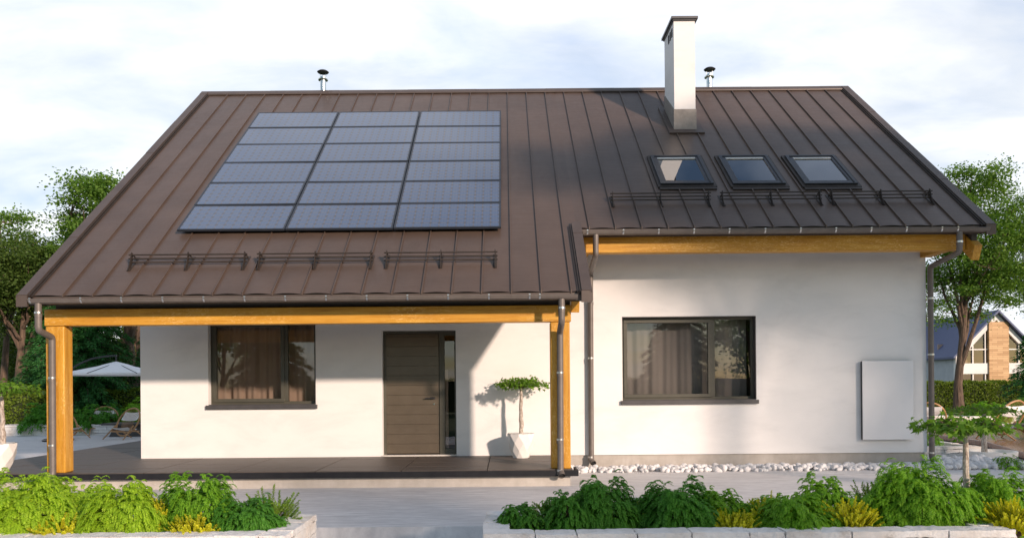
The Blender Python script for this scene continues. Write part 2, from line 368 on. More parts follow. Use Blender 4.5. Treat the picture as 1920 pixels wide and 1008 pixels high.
# ------------------------------------------------------------------ ground
def struct(o, kind='structure'): o['kind'] = kind; return o
struct(MB().add([(-1500, -1500, -0.30), (1500, -1500, -0.30), (1500, 2500, -0.30), (-1500, 2500, -0.30)], [(0, 1, 2, 3)]).build('ground', 'lawn_base', fix=False))
struct(MB().box(-60, 60, 2.5, 8.75, -0.29, -0.17).build('path', 'pavement'))
struct(MB().box(-24.0, 8.6, 8.49, 27.0, -0.28, 0.0).box(8.6, 12.0, 8.49, 12.6, -0.28, 0.0).build('pavement', 'pavement'))
struct(MB().box(-60, 60, -40, 2.46, -0.29, -0.16).box(-60, -24.02, 8.5, 60, -0.28, -0.03).box(-23.98, 60, 27.02, 120, -0.28, -0.02).build('lawn', 'lawn_base'))
struct(MB().box(8.62, 30, 12.62, 27.0, -0.28, -0.01).build('gravel_bed', 'pale_gravel'))

# ------------------------------------------------------------------ house
YW, YB = 14.10, 22.66                     # front and back wall planes
XL, XR = -6.54, 7.50
TZ = 0.255                                # terrace level
YE, ZE, TAN = 11.40, 2.848, 0.786         # porch eave edge, slope
YRG = 18.38; ZRG = ZE + TAN * (YRG - YE)
YE2 = 12.94; ZE2 = ZE + TAN * (YE2 - YE)
XRL, XRR, XP = -6.95, 7.92, 1.17          # rake edges, right edge of porch roof
COS = 1 / math.sqrt(1 + TAN * TAN); SIN = TAN * COS
def zr(y): return ZE + TAN * (y - YE)
def roofpt(px, py, h=0.0):                # photo point on the roof plane raised by h
    a, b = ray(px, py); c = ZE - TAN * YE + h / COS
    t = (c - EYE) / (b - TAN); return a * t, t
house = thing('house', (0, YW, 0), 'white rendered house with brown metal roof, oak porch and dark framed windows', 'house')

def holed_wall(x0, x1, z0, z1, y, holes, depth, ztop=None):
    m = MB(); xs = sorted({x0, x1} | {h[0] for h in holes} | {h[1] for h in holes}); zs = sorted({z0, z1} | {h[2] for h in holes} | {h[3] for h in holes})
    for i in range(len(xs) - 1):
        for j in range(len(zs) - 1):
            cx = (xs[i] + xs[i + 1]) / 2; cz = (zs[j] + zs[j + 1]) / 2
            if any(h[0] < cx < h[1] and h[2] < cz < h[3] for h in holes): continue
            m.add([(xs[i], y, zs[j]), (xs[i + 1], y, zs[j]), (xs[i + 1], y, zs[j + 1]), (xs[i], y, zs[j + 1])], [(0, 1, 2, 3)])
    for a, b, c, d in holes:
        y2 = y + depth
        m.add([(a, y, c), (a, y2, c), (a, y2, d), (a, y, d)], [(0, 1, 2, 3)]); m.add([(b, y, c), (b, y, d), (b, y2, d), (b, y2, c)], [(0, 1, 2, 3)])
        m.add([(a, y, d), (a, y2, d), (b, y2, d), (b, y, d)], [(0, 1, 2, 3)]); m.add([(a, y, c), (b, y, c), (b, y2, c), (a, y2, c)], [(0, 1, 2, 3)])
    return m
W1 = (-5.33, -3.41, 1.20, 2.70); W2 = (2.07, 4.46, 1.22, 2.71); DR = (-2.225, -0.905, TZ + 0.005, 2.50)
WT = zr(YW) - 0.24
wm_ = holed_wall(XL, XR, 0.25, WT, YW, [W1, W2, DR], 0.32)
# side and back walls with gables, inner lining
for x in (XL, XR):
    wm_.add([(x, YW, 0.25), (x, YB, 0.25), (x, YB, WT), (x, YRG, ZRG - 0.24), (x, YW, WT)], [(0, 1, 2, 3, 4)])
wm_.add([(XL, YB, 0.25), (XR, YB, 0.25), (XR, YB, WT), (XL, YB, WT)], [(0, 1, 2, 3)])
wm_.build('wall', 'stucco', house, smooth=0, fix=False)
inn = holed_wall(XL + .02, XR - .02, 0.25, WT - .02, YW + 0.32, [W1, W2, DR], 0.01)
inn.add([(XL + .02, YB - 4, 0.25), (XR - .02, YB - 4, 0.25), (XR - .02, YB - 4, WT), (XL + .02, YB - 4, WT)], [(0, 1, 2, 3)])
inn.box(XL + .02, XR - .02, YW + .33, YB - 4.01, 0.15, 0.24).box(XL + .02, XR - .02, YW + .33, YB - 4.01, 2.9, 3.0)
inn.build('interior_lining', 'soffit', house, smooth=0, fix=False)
MB().box(XL + .03, XR - .03, YW + .03, YB - .03, -0.1, 0.25).build('plinth', 'plinth', house)

# roof pans with slight bulge between standing seams
SP = 0.432; S0 = 0.08
seams = [S0 + SP * k for k in range(-20, 25) if XRL + 0.16 < S0 + SP * k < XRR - 0.16]
edges = sorted([XRL + .02] + seams + [XRR - .02, XP])
rm = MB()
for a, b in zip(edges[:-1], edges[1:]):
    ye = YE if b <= XP + 1e-6 else YE2
    n = 6; ys = [ye, ye + 0.06] + list(np.linspace(ye + 0.5, YRG, 6))
    vs = []
    for y in ys:
        for i in range(n + 1):
            x = a + (b - a) * i / n; u = math.sin(math.pi * i / n)
            h = 0.007 * u + (0.010 * u if y < ye + 0.1 else 0)
            vs.append((x, y, zr(y) + h))
    rm.add(vs, [(j * (n + 1) + i, j * (n + 1) + i + 1, (j + 1) * (n + 1) + i + 1, (j + 1) * (n + 1) + i) for j in range(len(ys) - 1) for i in range(n)])
for x in seams:
    ye = YE if x < XP else YE2
    hw = 0.008
    for (x0, x1, h0, h1) in ((x - hw, x + hw, -0.01, 0.037),):
        rm.add([(x0, ye - .005, zr(ye - .005) + h0), (x1, ye - .005, zr(ye - .005) + h0), (x1, YRG, ZRG + h0), (x0, YRG, ZRG + h0),
                (x0, ye - .005, zr(ye - .005) + h1), (x1, ye - .005, zr(ye - .005) + h1), (x1, YRG, ZRG + h1), (x0, YRG, ZRG + h1)],
               [(4, 5, 6, 7), (0, 4, 7, 3), (1, 2, 6, 5), (0, 1, 5, 4)])
yb_ = 2 * YRG - YE2
rm.add([(XRL, YRG, ZRG), (XRR, YRG, ZRG), (XRR, yb_, ZE2), (XRL, yb_, ZE2)], [(0, 1, 2, 3)])
roof = rm.build('roof', 'roof_metal', house, smooth=30, fix=False)
# roof build-up under the sheets (dark soffit)
um = MB()
for (xa, xb, y0) in ((XRL + .05, XP - .03, YE + .05), (XP - .03, XRR - .05, YE2 + .05)):
    um.add([(xa, y0, zr(y0) - .02), (xb, y0, zr(y0) - .02), (xb, YRG, ZRG - .02), (xa, YRG, ZRG - .02),
            (xa, y0, zr(y0) - .17), (xb, y0, zr(y0) - .17), (xb, YRG, ZRG - .20), (xa, YRG, ZRG - .20)],
           [(4, 5, 6, 7), (0, 4, 7, 3), (1, 2, 6, 5), (0, 1, 5, 4)])
um.add([(XRL + .05, YRG, ZRG - .2), (XRR - .05, YRG, ZRG - .2), (XRR - .05, yb_, ZE2 - .2), (XRL + .05, yb_, ZE2 - .2)], [(0, 1, 2, 3)])
um.build('soffit', 'soffit', house, smooth=0)
def slope_box(m, x0, x1, ya, yb, h0, h1):
    n0 = (-SIN * h0, COS * h0); n1 = (-SIN * h1, COS * h1)
    vs = []
    for dy, dz in (n0, n1):
        for x, y in ((x0, ya), (x1, ya), (x1, yb), (x0, yb)): vs.append((x, y + dy, zr(y) + dz))
    m.add(vs, [(3, 2, 1, 0), (4, 5, 6, 7), (0, 1, 5, 4), (1, 2, 6, 5), (2, 3, 7, 6), (3, 0, 4, 7)])
# drip strip below the sheets
MB().box(XRL + .06, XP - .04, YE + .012, YE + .03, ZE - .12, ZE - .005).build('drip_edge', 'roof_trim', house)
MB().box(XP + .02, XRR - .06, YE2 + .012, YE2 + .03, ZE2 - .12, ZE2 - .005).build('drip_edge', 'roof_trim', house)
# rake trims in overlapping lengths, with boxed lower ends
def rake(x0, x1, ya, yb, inner):
    m = MB(); L = 1.75; y = ya; i = 0
    while y < yb - 0.01:
        ye = min(y + L * COS, yb); slope_box(m, x0 - .002 * (i % 2), x1 + .002 * (i % 2), y, ye + .01, -0.02, 0.055 + .003 * (i % 2)); y = ye; i += 1
    xs = x0 if inner > 0 else x1 - .02
    slope_box(m, xs - .001, xs + .021, ya - .02, yb, -0.15, 0.05)
    m.box(x0 - .004, x1 + .004, ya - .04, ya - .005, zr(ya) - .13, zr(ya) + .035)
    m.build('rake_trim', 'roof_trim', house)
    g = MB(); xi = x1 + .018 if inner > 0 else x0 - .018
    slope_box(g, xi - .012, xi + .012, ya, yb - .05, -0.01, 0.040); slope_box(g, xi + .035 * inner - .006, xi + .035 * inner + .006, ya, yb - .05, -0.01, 0.026)
    g.build('rake_seam', 'guard_metal', house)
rake(XRL - .08, XRL + .07, YE - .03, YRG, 1)
rake(XRR - .07, XRR + .08, YE2 - .03, YRG, -1)
rake(XP - .08, XP + .07, YE - .03, YE2 + .10, -1)
rc = MB()
x = XRL - .09; i = 0
while x < XRR + .08:
    x2 = min(x + 1.6, XRR + .09); e = .002 * (i % 2)
    rc.prism([(YRG - .12, zr(YRG - .12) + .03 + e), (YRG - .12, zr(YRG - .12) + .055 + e), (YRG, ZRG + .065 + e), (YRG + .12, zr(YRG - .12) + .055 + e), (YRG + .12, zr(YRG - .12) + .03 + e)], 0, x, x2); x = x2; i += 1
rc.build('ridge_cap', 'roof_trim', house)

# porch: oak beams and posts
YP = 11.80
MB().box(-6.90, 0.97, YP - .01, YP + .19, 2.452, 2.70).build('front_beam', 'oak_x', house, bevel=.008)
def rafter(x0, x1, ya, yb):
    d0, d1 = .31, .62
    MB().prism([(ya + .10, zr(ya + .10) - d1), (yb, zr(yb) - d1), (yb, zr(yb) - d0), (ya, zr(ya) - d0)], 0, x0, x1).build('rafter', 'oak_y', house, bevel=.006)
    MB().prism([(ya + .12, zr(ya + .12) - d0 + .003), (yb, zr(yb) - d0 + .003), (yb, zr(yb) - .19), (ya + .12, zr(ya + .12) - .19)], 0, x0 + .02, x1 - .02).build('verge_board', 'soffit', house)
rafter(.975, 1.10, YP - .04, YW - .002)
rafter(-6.90, -6.78, YP + .20, YW + 1.0)
rafter(7.68, 7.81, 12.92, YRG - .1)
for a, b in ((-6.89, -6.61), (0.66, 0.95)):
    MB().box(a, b, YP, YP + .24, TZ, 2.450).build('post', 'oak_z', house, bevel=.018)
# upper eave beam and its angled bracket
MB().box(1.24, 7.67, 13.16, 13.36, 3.70, 3.965).build('eave_beam', 'oak_x', house, bevel=.008)
MB().prism([(13.37, 3.72), (14.09, 3.72), (14.09, 3.95), (13.37, 3.95)], 0, 1.26, 1.42).build('eave_bracket', 'oak_y', house, bevel=.006)
MB().box(7.40, 7.58, 13.37, YW - .002, 3.72, 3.94).build('eave_bracket', 'oak_y', house, bevel=.006)
MB().box(-6.76, 0.96, YP + .05, YP + .08, 2.702, 2.96).build('fascia_board', 'soffit', house)
MB().box(1.25, 7.66, 13.22, 13.25, 3.967, 4.10).build('fascia_board', 'soffit', house)
# terrace
tile = MB(); random.seed(3)
fx0, fx1, fy0, fy1 = -8.8, 1.02, 11.74, 23.5
slab = MB().box(fx0 + .03, fx1 - .08, fy0 + .06, YW + .03, -0.1, TZ - .03).box(fx0 + .03, XL - .001, YW + .03, fy1, -0.1, TZ - .03)
slab.build('terrace_base', 'plinth', house)
yy = fy0
rows = [fy0, fy0 + .62, fy0 + 1.24, fy0 + 1.86, YW + .02]
TW = 1.28
for j in range(len(rows) - 1):
    x = 0.98 - TW * 9
    while x < 0.99:
        a = max(x, fx0); b = min(x + TW, fx1)
        if b - a > .05: tile.box(a + .007, b - .007, rows[j] + .007, rows[j + 1] - .007, TZ - .028, TZ + random.uniform(-.0015, .001))
        x += TW
y = YW + .02
while y < fy1:
    x = fx0
    while x < XL - .02:
        tile.box(x + .004, min(x + TW, XL - .002) - .004, y + .004, y + .616, TZ - .028, TZ + random.uniform(-.0015, .001)); x += TW
    y += .62
MB().box(fx0 + .02, fx1 - .04, fy0 + .02, YW - .003, TZ - .0295, TZ - .0285 + .012).box(fx0 + .02, XL - .003, YW + .002, fy1 - .02, TZ - .0295, TZ - .0285 + .012).build('tile_joints', 'dark_gap', house)
tile.build('terrace_tiles', 'terrace_tile', house, smooth=0)
MB().box(fx0 - .02, fx1 + .03, fy0 - .035, fy0 - .002, TZ - .10, TZ - .012).box(fx0 - .04, fx0 - .002, fy0, fy1, TZ - .10, TZ - .012).box(fx1 + .002, fx1 + .04, fy0, fy0 + .5, TZ - .10, TZ - .012).build('terrace_edge_strip', 'terrace_edge', house, bevel=.006)

# windows
def window(op, sill_z, split, name_label):
    x0, x1, z0, z1 = op; yf = YW + .13; fw = .055
    fr = MB(); d0, d1 = yf, yf + .07
    fr.box(x0, x1, d0, d1, z1 - fw, z1).box(x0, x1, d0, d1, z0, z0 + fw).box(x0, x0 + fw, d0, d1, z0 + fw, z1 - fw).box(x1 - fw, x1, d0, d1, z0 + fw, z1 - fw)
    xm = split; fr.box(xm - .045, xm + .045, d0 - .004, d1 - .002, z0 + fw, z1 - fw)
    w = fr.build('window', 'window_frame', house, bevel=.004); w['label'] = name_label
    sa = MB(); s0, s1 = d0 - .022, d1 - .02; a, b, c, d = x0 + fw - .012, xm - .02, z0 + fw - .012, z1 - fw + .012; sw = .062
    sa.box(a, b, s0, s1, d - sw, d).box(a, b, s0, s1, c, c + sw).box(a, a + sw, s0, s1, c + sw, d - sw).box(b - sw, b, s0, s1, c + sw, d - sw)
    sa.build('sash', 'window_frame', w, bevel=.004)
    def pane(xa, xb, y, za, zb): return MB().add([(xa, y, za), (xb, y, za), (xb, y, zb), (xa, y, zb)], [(0, 1, 2, 3)])
    pane(a + sw, b - sw, yf + .02, c + sw, d - sw).build('pane', 'window_glass', w, smooth=0, fix=False)
    pane(xm + .045, x1 - fw, yf + .02, z0 + fw, z1 - fw).build('pane', 'window_glass', w, smooth=0, fix=False)
    MB().box(x0 - .03, x1 + .03, YW - .055, YW - .003, z0 - .075, z0 - .005).box(x0 + .004, x1 - .004, YW - .003, yf, z0 - .03, z0 + .006).build('sill', 'sill_metal', w, bevel=.003)
    rv = MB().box(x1 - .012, x1 - .001, YW - .006, yf, z0 + .007, z1 - .014).box(x0 + .001, x1 - .013, YW - .006, yf, z1 - .012, z1 - .001)
    rv.build('reveal_lining', 'sill_metal', w)
    return w
window(W1, 1.12, at(536, 680, YW + .15)[0], 'window with a two part dark frame under the porch')
window(W2, 1.14, at(1335, 680, YW + .15)[0], 'window with a two part olive frame in the right hand wall')
def curtain(x0, x1, z0, z1, y, label, seed, mt='curtain'):
    r = random.Random(seed); n = 160; vs = []; ph = [r.uniform(0, 6.3) for _ in range(5)]
    for j, z in enumerate((z0, (z0 + z1) / 2, z1)):
        for i in range(n + 1):
            x = x0 + (x1 - x0) * i / n
            k_ = 1.0 if mt == 'curtain' else .45
            a = .030 * k_ * math.sin(x * 21 + ph[0] + .7 * math.sin(x * 3 + ph[1])) + .016 * k_ * math.sin(x * 47 + ph[2]) + .02 * math.sin(x * 9 + ph[3])
            vs.append((x + .01 * j * math.sin(x * 5), y + a, z))
    fs = [(j * (n + 1) + i, j * (n + 1) + i + 1, (j + 1) * (n + 1) + i + 1, (j + 1) * (n + 1) + i) for j in range(2) for i in range(n)]
    o = MB().add(vs, fs).build('curtain', mt, None, smooth=80, fix=False)
    tag(o, label, 'curtain', 'curtains behind the windows')
curtain(-5.36, -3.46, 0.9, 2.75, YW + .42, 'sheer beige curtain behind the porch window, sunlit in its lower half', 3)
curtain(2.0, 4.42, 0.9, 2.75, YW + .42, 'sheer curtain behind the olive framed window in the right wall', 5, 'curtain_grey')

# front door with sidelight
dx0, dx1, dz0, dz1 = DR; yd = YW + .14
dm = MB(); fw = .05
dm.box(dx0, dx1, yd, yd + .08, dz1 - .045, dz1).box(dx0, dx0 + fw, yd, yd + .08, dz0, dz1 - .045).box(dx1 - .035, dx1, yd, yd + .08, dz0, dz1 - .045)
xs0 = at(722.5, 740, yd)[0]; xs1 = at(823.5, 740, yd)[0]; xg0 = at(834, 740, yd)[0]
dm.box(xs1 + .006, xg0, yd - .004, yd + .08, dz0, dz1 - .045).box(xg0, dx1 - .035, yd, yd + .07, dz0, dz0 + .12).box(xg0, dx1 - .035, yd, yd + .07, dz1 - .085, dz1 - .045)
door = dm.build('door', 'window_frame', house, bevel=.003)
lf = MB(); n = 12; zt = dz1 - .10; zb = dz0 + .03; ph = (zt - zb) / n
lf.box(xs0 + .002, xs1, yd + .030, yd + .07, zb, dz1 - .05)
for i in range(n): lf.box(xs0 + .004, xs1 - .002, yd + .018, yd + .031, zb + i * ph + .004, zb + (i + 1) * ph - .004)
lf.build('door_leaf', 'door_paint', door, bevel=.002)
MB().add([(xg0, yd + .03, dz0 + .12), (dx1 - .035, yd + .03, dz0 + .12), (dx1 - .035, yd + .03, dz1 - .085), (xg0, yd + .03, dz1 - .085)], [(0, 1, 2, 3)]).build('sidelight_pane', 'window_glass', door, smooth=0, fix=False)
MB().box(xg0 + .002, xg0 + .055, yd + .10, yd + .12, dz0 + .12, dz1 - .7).build('blind_strip', 'curtain', door)
hx, hz = at(797, 746, yd)
MB().box(hx, hx + .175, yd - .045, yd - .030, hz - .008, hz + .008).box(hx + .02, hx + .04, yd - .03, yd + .018, hz - .01, hz + .01).box(hx + .09, hx + .18, yd + .010, yd + .018, hz - .02, hz + .02).build('handle', 'black_metal', door, bevel=.003)
kx, kz = at(814, 756, yd); MB().tube([(kx, yd + .004, kz - .005), (kx, yd + .02, kz - .005)], .014, 12).build('keyhole', 'steel', door)
MB().box(dx0 - .01, dx1 + .01, YW - .02, yd - .002, TZ + .001, TZ + .022).build('threshold', 'pale_stone', door, bevel=.003)

# gutters, clips and downpipes
def gutter(x0, x1, yc, zc, xs):
    m = MB(); r = .062; n = 10
    vs = []
    for x in (x0, x1):
        for rr in (r, r - .004):
            for k in range(n + 1):
                w = math.pi + math.pi * k / n; vs.append((x, yc + rr * math.cos(w), zc + rr * math.sin(w)))
    q = n + 1; fs = []
    for k in range(n):
        fs += [(k, k + 1, 2 * q + k + 1, 2 * q + k), (q + k, 3 * q + k, 3 * q + k + 1, q + k + 1)]
    fs += [tuple(range(q)), tuple(range(2 * q, 3 * q))]
    m.add(vs, fs); m.tube([(x0, yc - r, zc), (x1, yc - r, zc)], .009, 8)
    g = m.build('gutter', 'gutter_metal', house)
    for x in xs:
        c = MB(); vs = []
        for xx in (x - .012, x + .012):
            for k in range(7):
                w = math.pi * 0.92 + math.pi * .42 * k / 6; vs.append((xx, yc + (r + .006) * math.cos(w), zc + .004 + (r + .006) * math.sin(w)))
        c.add(vs, [(k, k + 1, 7 + k + 1, 7 + k) for k in range(6)])
        c.box(x - .012, x + .012, yc - r - .008, yc - r + .014, zc + .008, zc + .016)
        c.build('gutter_clip', 'clip_metal', g, fix=False)
    return g
GY1, GZ1 = YE - .035, 2.795
gutter(at(56, 560, GY1)[0], at(1083, 560, GY1)[0], GY1, GZ1, [at(p, 565, GY1)[0] for p in (60, 155, 231, 308, 384.5, 461, 537, 613, 689, 765, 841, 917, 993, 1012)])
GY2, GZ2 = YE2 - .035, 4.005
gutter(at(1092, 434, GY2)[0], at(1853, 430, GY2)[0], GY2, GZ2, [at(p, 432, GY2)[0] for p in (1101, 1168, 1234, 1300, 1366, 1433, 1499, 1565, 1631, 1697, 1763, 1793)])
def arc_path(pts, rad=.05, n=4):
    pts = [Vector(p) for p in pts]; out = [pts[0]]
    for i in range(1, len(pts) - 1):
        a = (pts[i - 1] - pts[i]).normalized(); b = (pts[i + 1] - pts[i]).normalized()
        p0 = pts[i] + a * rad; p1 = pts[i] + b * rad
        for k in range(n + 1):
            u = k / n; out.append(p0 * (1 - u) ** 2 + pts[i] * 2 * u * (1 - u) + p1 * u * u)
    out.append(pts[-1]); return out
def downpipe(pts, clips, label):
    r = .047; m = MB(); m.tube(arc_path(pts), r, 14, cap=False)
    p = Vector(pts[-1]); q = Vector(pts[-2])
    m.tube([q + (p - q) * .3, p], r + .005, 14, cap=False)
    o = m.build('downpipe', 'gutter_metal', house, smooth=50, fix=False); o['label'] = label
    MB().tube([p - (p - q).normalized() * .02, p - (p - q).normalized() * .03], r, 12).build('outlet', 'dark_gap', o)
    for c in clips:
        c = Vector(c)
        MB().tube([c - Vector((0, 0, .014)), c + Vector((0, 0, .014))], r + .006, 14).build('clip', 'clip_metal', o)
        MB().tube([c - Vector((0, 0, .06)), c - Vector((0, 0, .015))], r + .003, 14, cap=False).build('sleeve', 'gutter_metal', o)
def X_(px, py, Y): return at(px, py, Y)[0]
def Z_(px, py, Y): return at(px, py, Y)[1]
yf = YP - .085
downpipe([(X_(72, 590, GY1), GY1, GZ1 - .05), (X_(72, 600, GY1), GY1, Z_(75, 619, GY1)), (X_(98, 632, yf), yf, Z_(98, 632, yf)), (X_(98, 750, yf), yf, 0.235), (X_(98, 750, yf) - .02, yf - .07, 0.175)],
         [(X_(98, y_, yf), yf, Z_(98, y_, yf)) for y_ in (708, 834, 892)] + [(X_(72, 586, GY1), GY1, Z_(72, 586, GY1))], 'downpipe with a double bend in front of the left post')
downpipe([(X_(1053, 566, GY1), GY1, GZ1 - .05), (X_(1053, 600, GY1), GY1, Z_(1053, 604, GY1)), (X_(1050, 622, yf), yf, Z_(1050, 622, yf)), (X_(1050, 750, yf), yf, 0.225), (X_(1052, 750, yf), yf - .07, 0.165)],
         [(X_(1050, y_, yf), yf, Z_(1050, y_, yf)) for y_ in (698, 823, 881)] + [(X_(1053, 577, GY1), GY1, Z_(1053, 577, GY1))], 'downpipe in front of the right post')
yw = YW - .07
downpipe([(X_(1117, 440, GY2), GY2, GZ2 - .05), (X_(1117, 470, GY2), GY2, Z_(1117, 478, GY2)), (X_(1107, 510, yw), yw, Z_(1107, 512, yw)), (X_(1108, 750, yw), yw, .16), (X_(1111, 750, yw), yw - .08, 0.115)],
         [(X_(1107.5, y_, yw), yw, Z_(1107.5, y_, yw)) for y_ in (565, 671, 856)], 'downpipe on the wall between the porch and the right window')
xr_ = X_(1746, 700, yw)
downpipe([(X_(1799, 440, GY2), GY2, GZ2 - .05), (X_(1799, 470, GY2), GY2, Z_(1799, 472, GY2)), (xr_, yw, Z_(1746, 500, yw)), (xr_, yw, .14), (xr_ + .03, yw - .08, 0.10)],
         [(xr_, yw, Z_(1746, y_, yw)) for y_ in (559, 664, 848)] + [(X_(1799, 453, GY2), GY2, Z_(1799, 453, GY2))], 'downpipe at the right corner of the house')

# chimney
cxa, cyf = roofpt(1264, 247); cxb, _ = roofpt(1306, 247); cyb = cyf + .98
zt = Z_(1284, 32, cyf)
ch = MB().box(cxa + .012, cxb - .012, cyf + .012, cyb - .012, zr(cyf) - .3, zt - .08).build('chimney', 'stucco', house)
ch['label'] = 'white chimney with a flat metal cap'
MB().box(cxa - .045, cxb + .045, cyf - .045, cyb + .045, zt - .052, zt).box(cxa - .015, cxb + .015, cyf - .015, cyb + .015, zt - .08, zt - .053).build('cap', 'sill_metal', ch, bevel=.004)
fm = MB(); hz0 = .46
fm.add([(cxa - .004, cyf - .004, zr(cyf) - .05), (cxb + .004, cyf - .004, zr(cyf) - .05), (cxb + .004, cyb, zr(cyb) - .05), (cxa - .004, cyb, zr(cyb) - .05),
        (cxa - .004, cyf - .004, zr(cyf) + hz0), (cxb + .004, cyf - .004, zr(cyf) + hz0), (cxb + .004, cyb, zr(cyb) + .34), (cxa - .004, cyb, zr(cyb) + .34)],
       [(4, 5, 6, 7), (0, 1, 5, 4), (1, 2, 6, 5), (2, 3, 7, 6), (3, 0, 4, 7)])
fm.build('flashing', 'zinc_clad', ch, bevel=.003)
am = MB(); slope_box(am, cxa - .12, cxb + .14, cyf - .12, cyb + .1, .002, .040); am.build('apron', 'roof_trim', ch)
vm = MB()
for i in range(3):
    y_ = cyf + .14 + i * .16; vm.box(cxa - .0, cxa + .02, y_, y_ + .075, zt - .34 + .0, zt - .17)
vm.build('vent_opening', 'dark_gap', ch)
# flue pipes behind the ridge
def flue(px, yb, ytop, dx):
    Y = YRG + .35; x = X_(px, yb, Y); z1 = Z_(px, ytop, Y); m = MB()
    m.tube([(x, Y, ZRG - .5), (x, Y, z1 - .16)], .07, 16); m.lathe([(.07, 0), (.115, .01), (.12, .03), (.07, .05)], (x, Y, z1 - .25), 18)
    f = m.build('flue_pipe', 'steel', house)
    c = MB().lathe([(.02, 0), (.12, .0), (.14, .02), (.10, .05), (.02, .065)], (x + dx, Y, z1 - .065), 18)
    c.build('rain_cap', 'black_metal', f)
    b = MB()
    for s in (-.07, .0, .07): b.tube([(x + s, Y - .02 + abs(s) * .3, z1 - .18), (x + dx + s, Y, z1 - .05)], .006, 5)
    b.build('cap_bracket', 'steel', f)
flue(606, 173, 132, 0.0); flue(1330, 165, 127, .01)

# skylights
def skylight(pxl, pxr):
    h = .07
    xl, yb = roofpt(pxl, 341, h); xr2, _ = roofpt(pxr, 341, h); w = xr2 - xl
    ya = yb; L = 1.30; yt = ya + L * COS
    m = MB(); fw = .115
    def sb(m, x0, x1, s0, s1, h0, h1): slope_box(m, x0, x1, ya + s0 * COS, ya + s1 * COS, h0, h1)
    sb(m, xl, xr2, 0, fw, 0.0, h); sb(m, xl, xr2, L - fw, L, 0.0, h); sb(m, xl, xl + fw, fw, L - fw, 0.0, h); sb(m, xr2 - fw, xr2, fw, L - fw, 0.0, h)
    o = m.build('skylight', 'skylight_frame', house, bevel=.004)
    m = MB(); sb(m, xl - .05, xr2 + .05, -.07, L + .05, .001, .036); sb(m, xl - .03, xr2 + .03, -.16, -.02, .004, .030)
    m.build('flashing', 'guard_metal', o)
    m = MB(); t_ = .014
    sb(m, xl + fw - .05, xr2 - fw + .05, L - fw + .03, L - fw + .045, h + .001, h + .012); sb(m, xr2 - fw + .045, xr2 - fw + .06, .03, L - fw + .03, h + .001, h + .012)
    m.build('outer_bead', 'black_metal', o)
    m = MB(); sb(m, xl + fw, xr2 - fw, fw, L - fw, h - .030, h - .022); m.build('pane', 'skylight_glass', o, smooth=0)
    m = MB(); sb(m, xl + fw, xr2 - fw, L - fw - .06, L - fw - .002, h - .018, h - .004); m.build('blind', 'pale_stone', o)
    m = MB(); sb(m, xl + .06, xr2 - .06, .06, L - .06, -.02, -.01); m.build('shaft', 'dark_gap', o)
for a, b in ((1238, 1338), (1374, 1473), (1508, 1608)): skylight(a, b)

# snow guards
def snow_guard(pa, pb, py):
    xa, yb = roofpt(pa, py); xb, _ = roofpt(pb, py); yb = YG[0]
    rail = MB()
    def pt(s, h): return (yb + s * COS - SIN * h, zr(yb + s * COS) + COS * h)
    for s, h in ((.235, .145), (.20, .10), (.165, .055)):
        y, z = pt(s, h); rail.tube([(xa - .04, y, z), (xb + .04, y, z)], .0125, 8)
    g = rail.build('snow_guard', 'guard_metal', house)
    for x in (xa, (xa + xb) / 2, xb):
        m = MB()
        m.prism([pt(*p) for p in ((-.02, .0), (.04, .0), (.19, .035), (.275, .12), (.27, .175), (.235, .175), (.12, .085), (-.02, .03))], 0, x - .004, x + .004)
        m.prism([pt(*p) for p in ((.235, .165), (.255, .172), (.35, .02), (.32, .0))], 0, x + .0045, x + .0105)
        slope_box(m, x - .03, x + .03, yb - .01, yb + .32, .001, .012)
        m.build('bracket', 'guard_metal', g)
YG = [roofpt(350, 507, .0)[1]]
for a, b in ((247, 458), (486, 694), (724, 928)): snow_guard(a, b, 500)
YG = [roofpt(1450, 386, .0)[1]]
for a, b in ((1148, 1328), (1354, 1537), (1560, 1746)): snow_guard(a, b, 380)

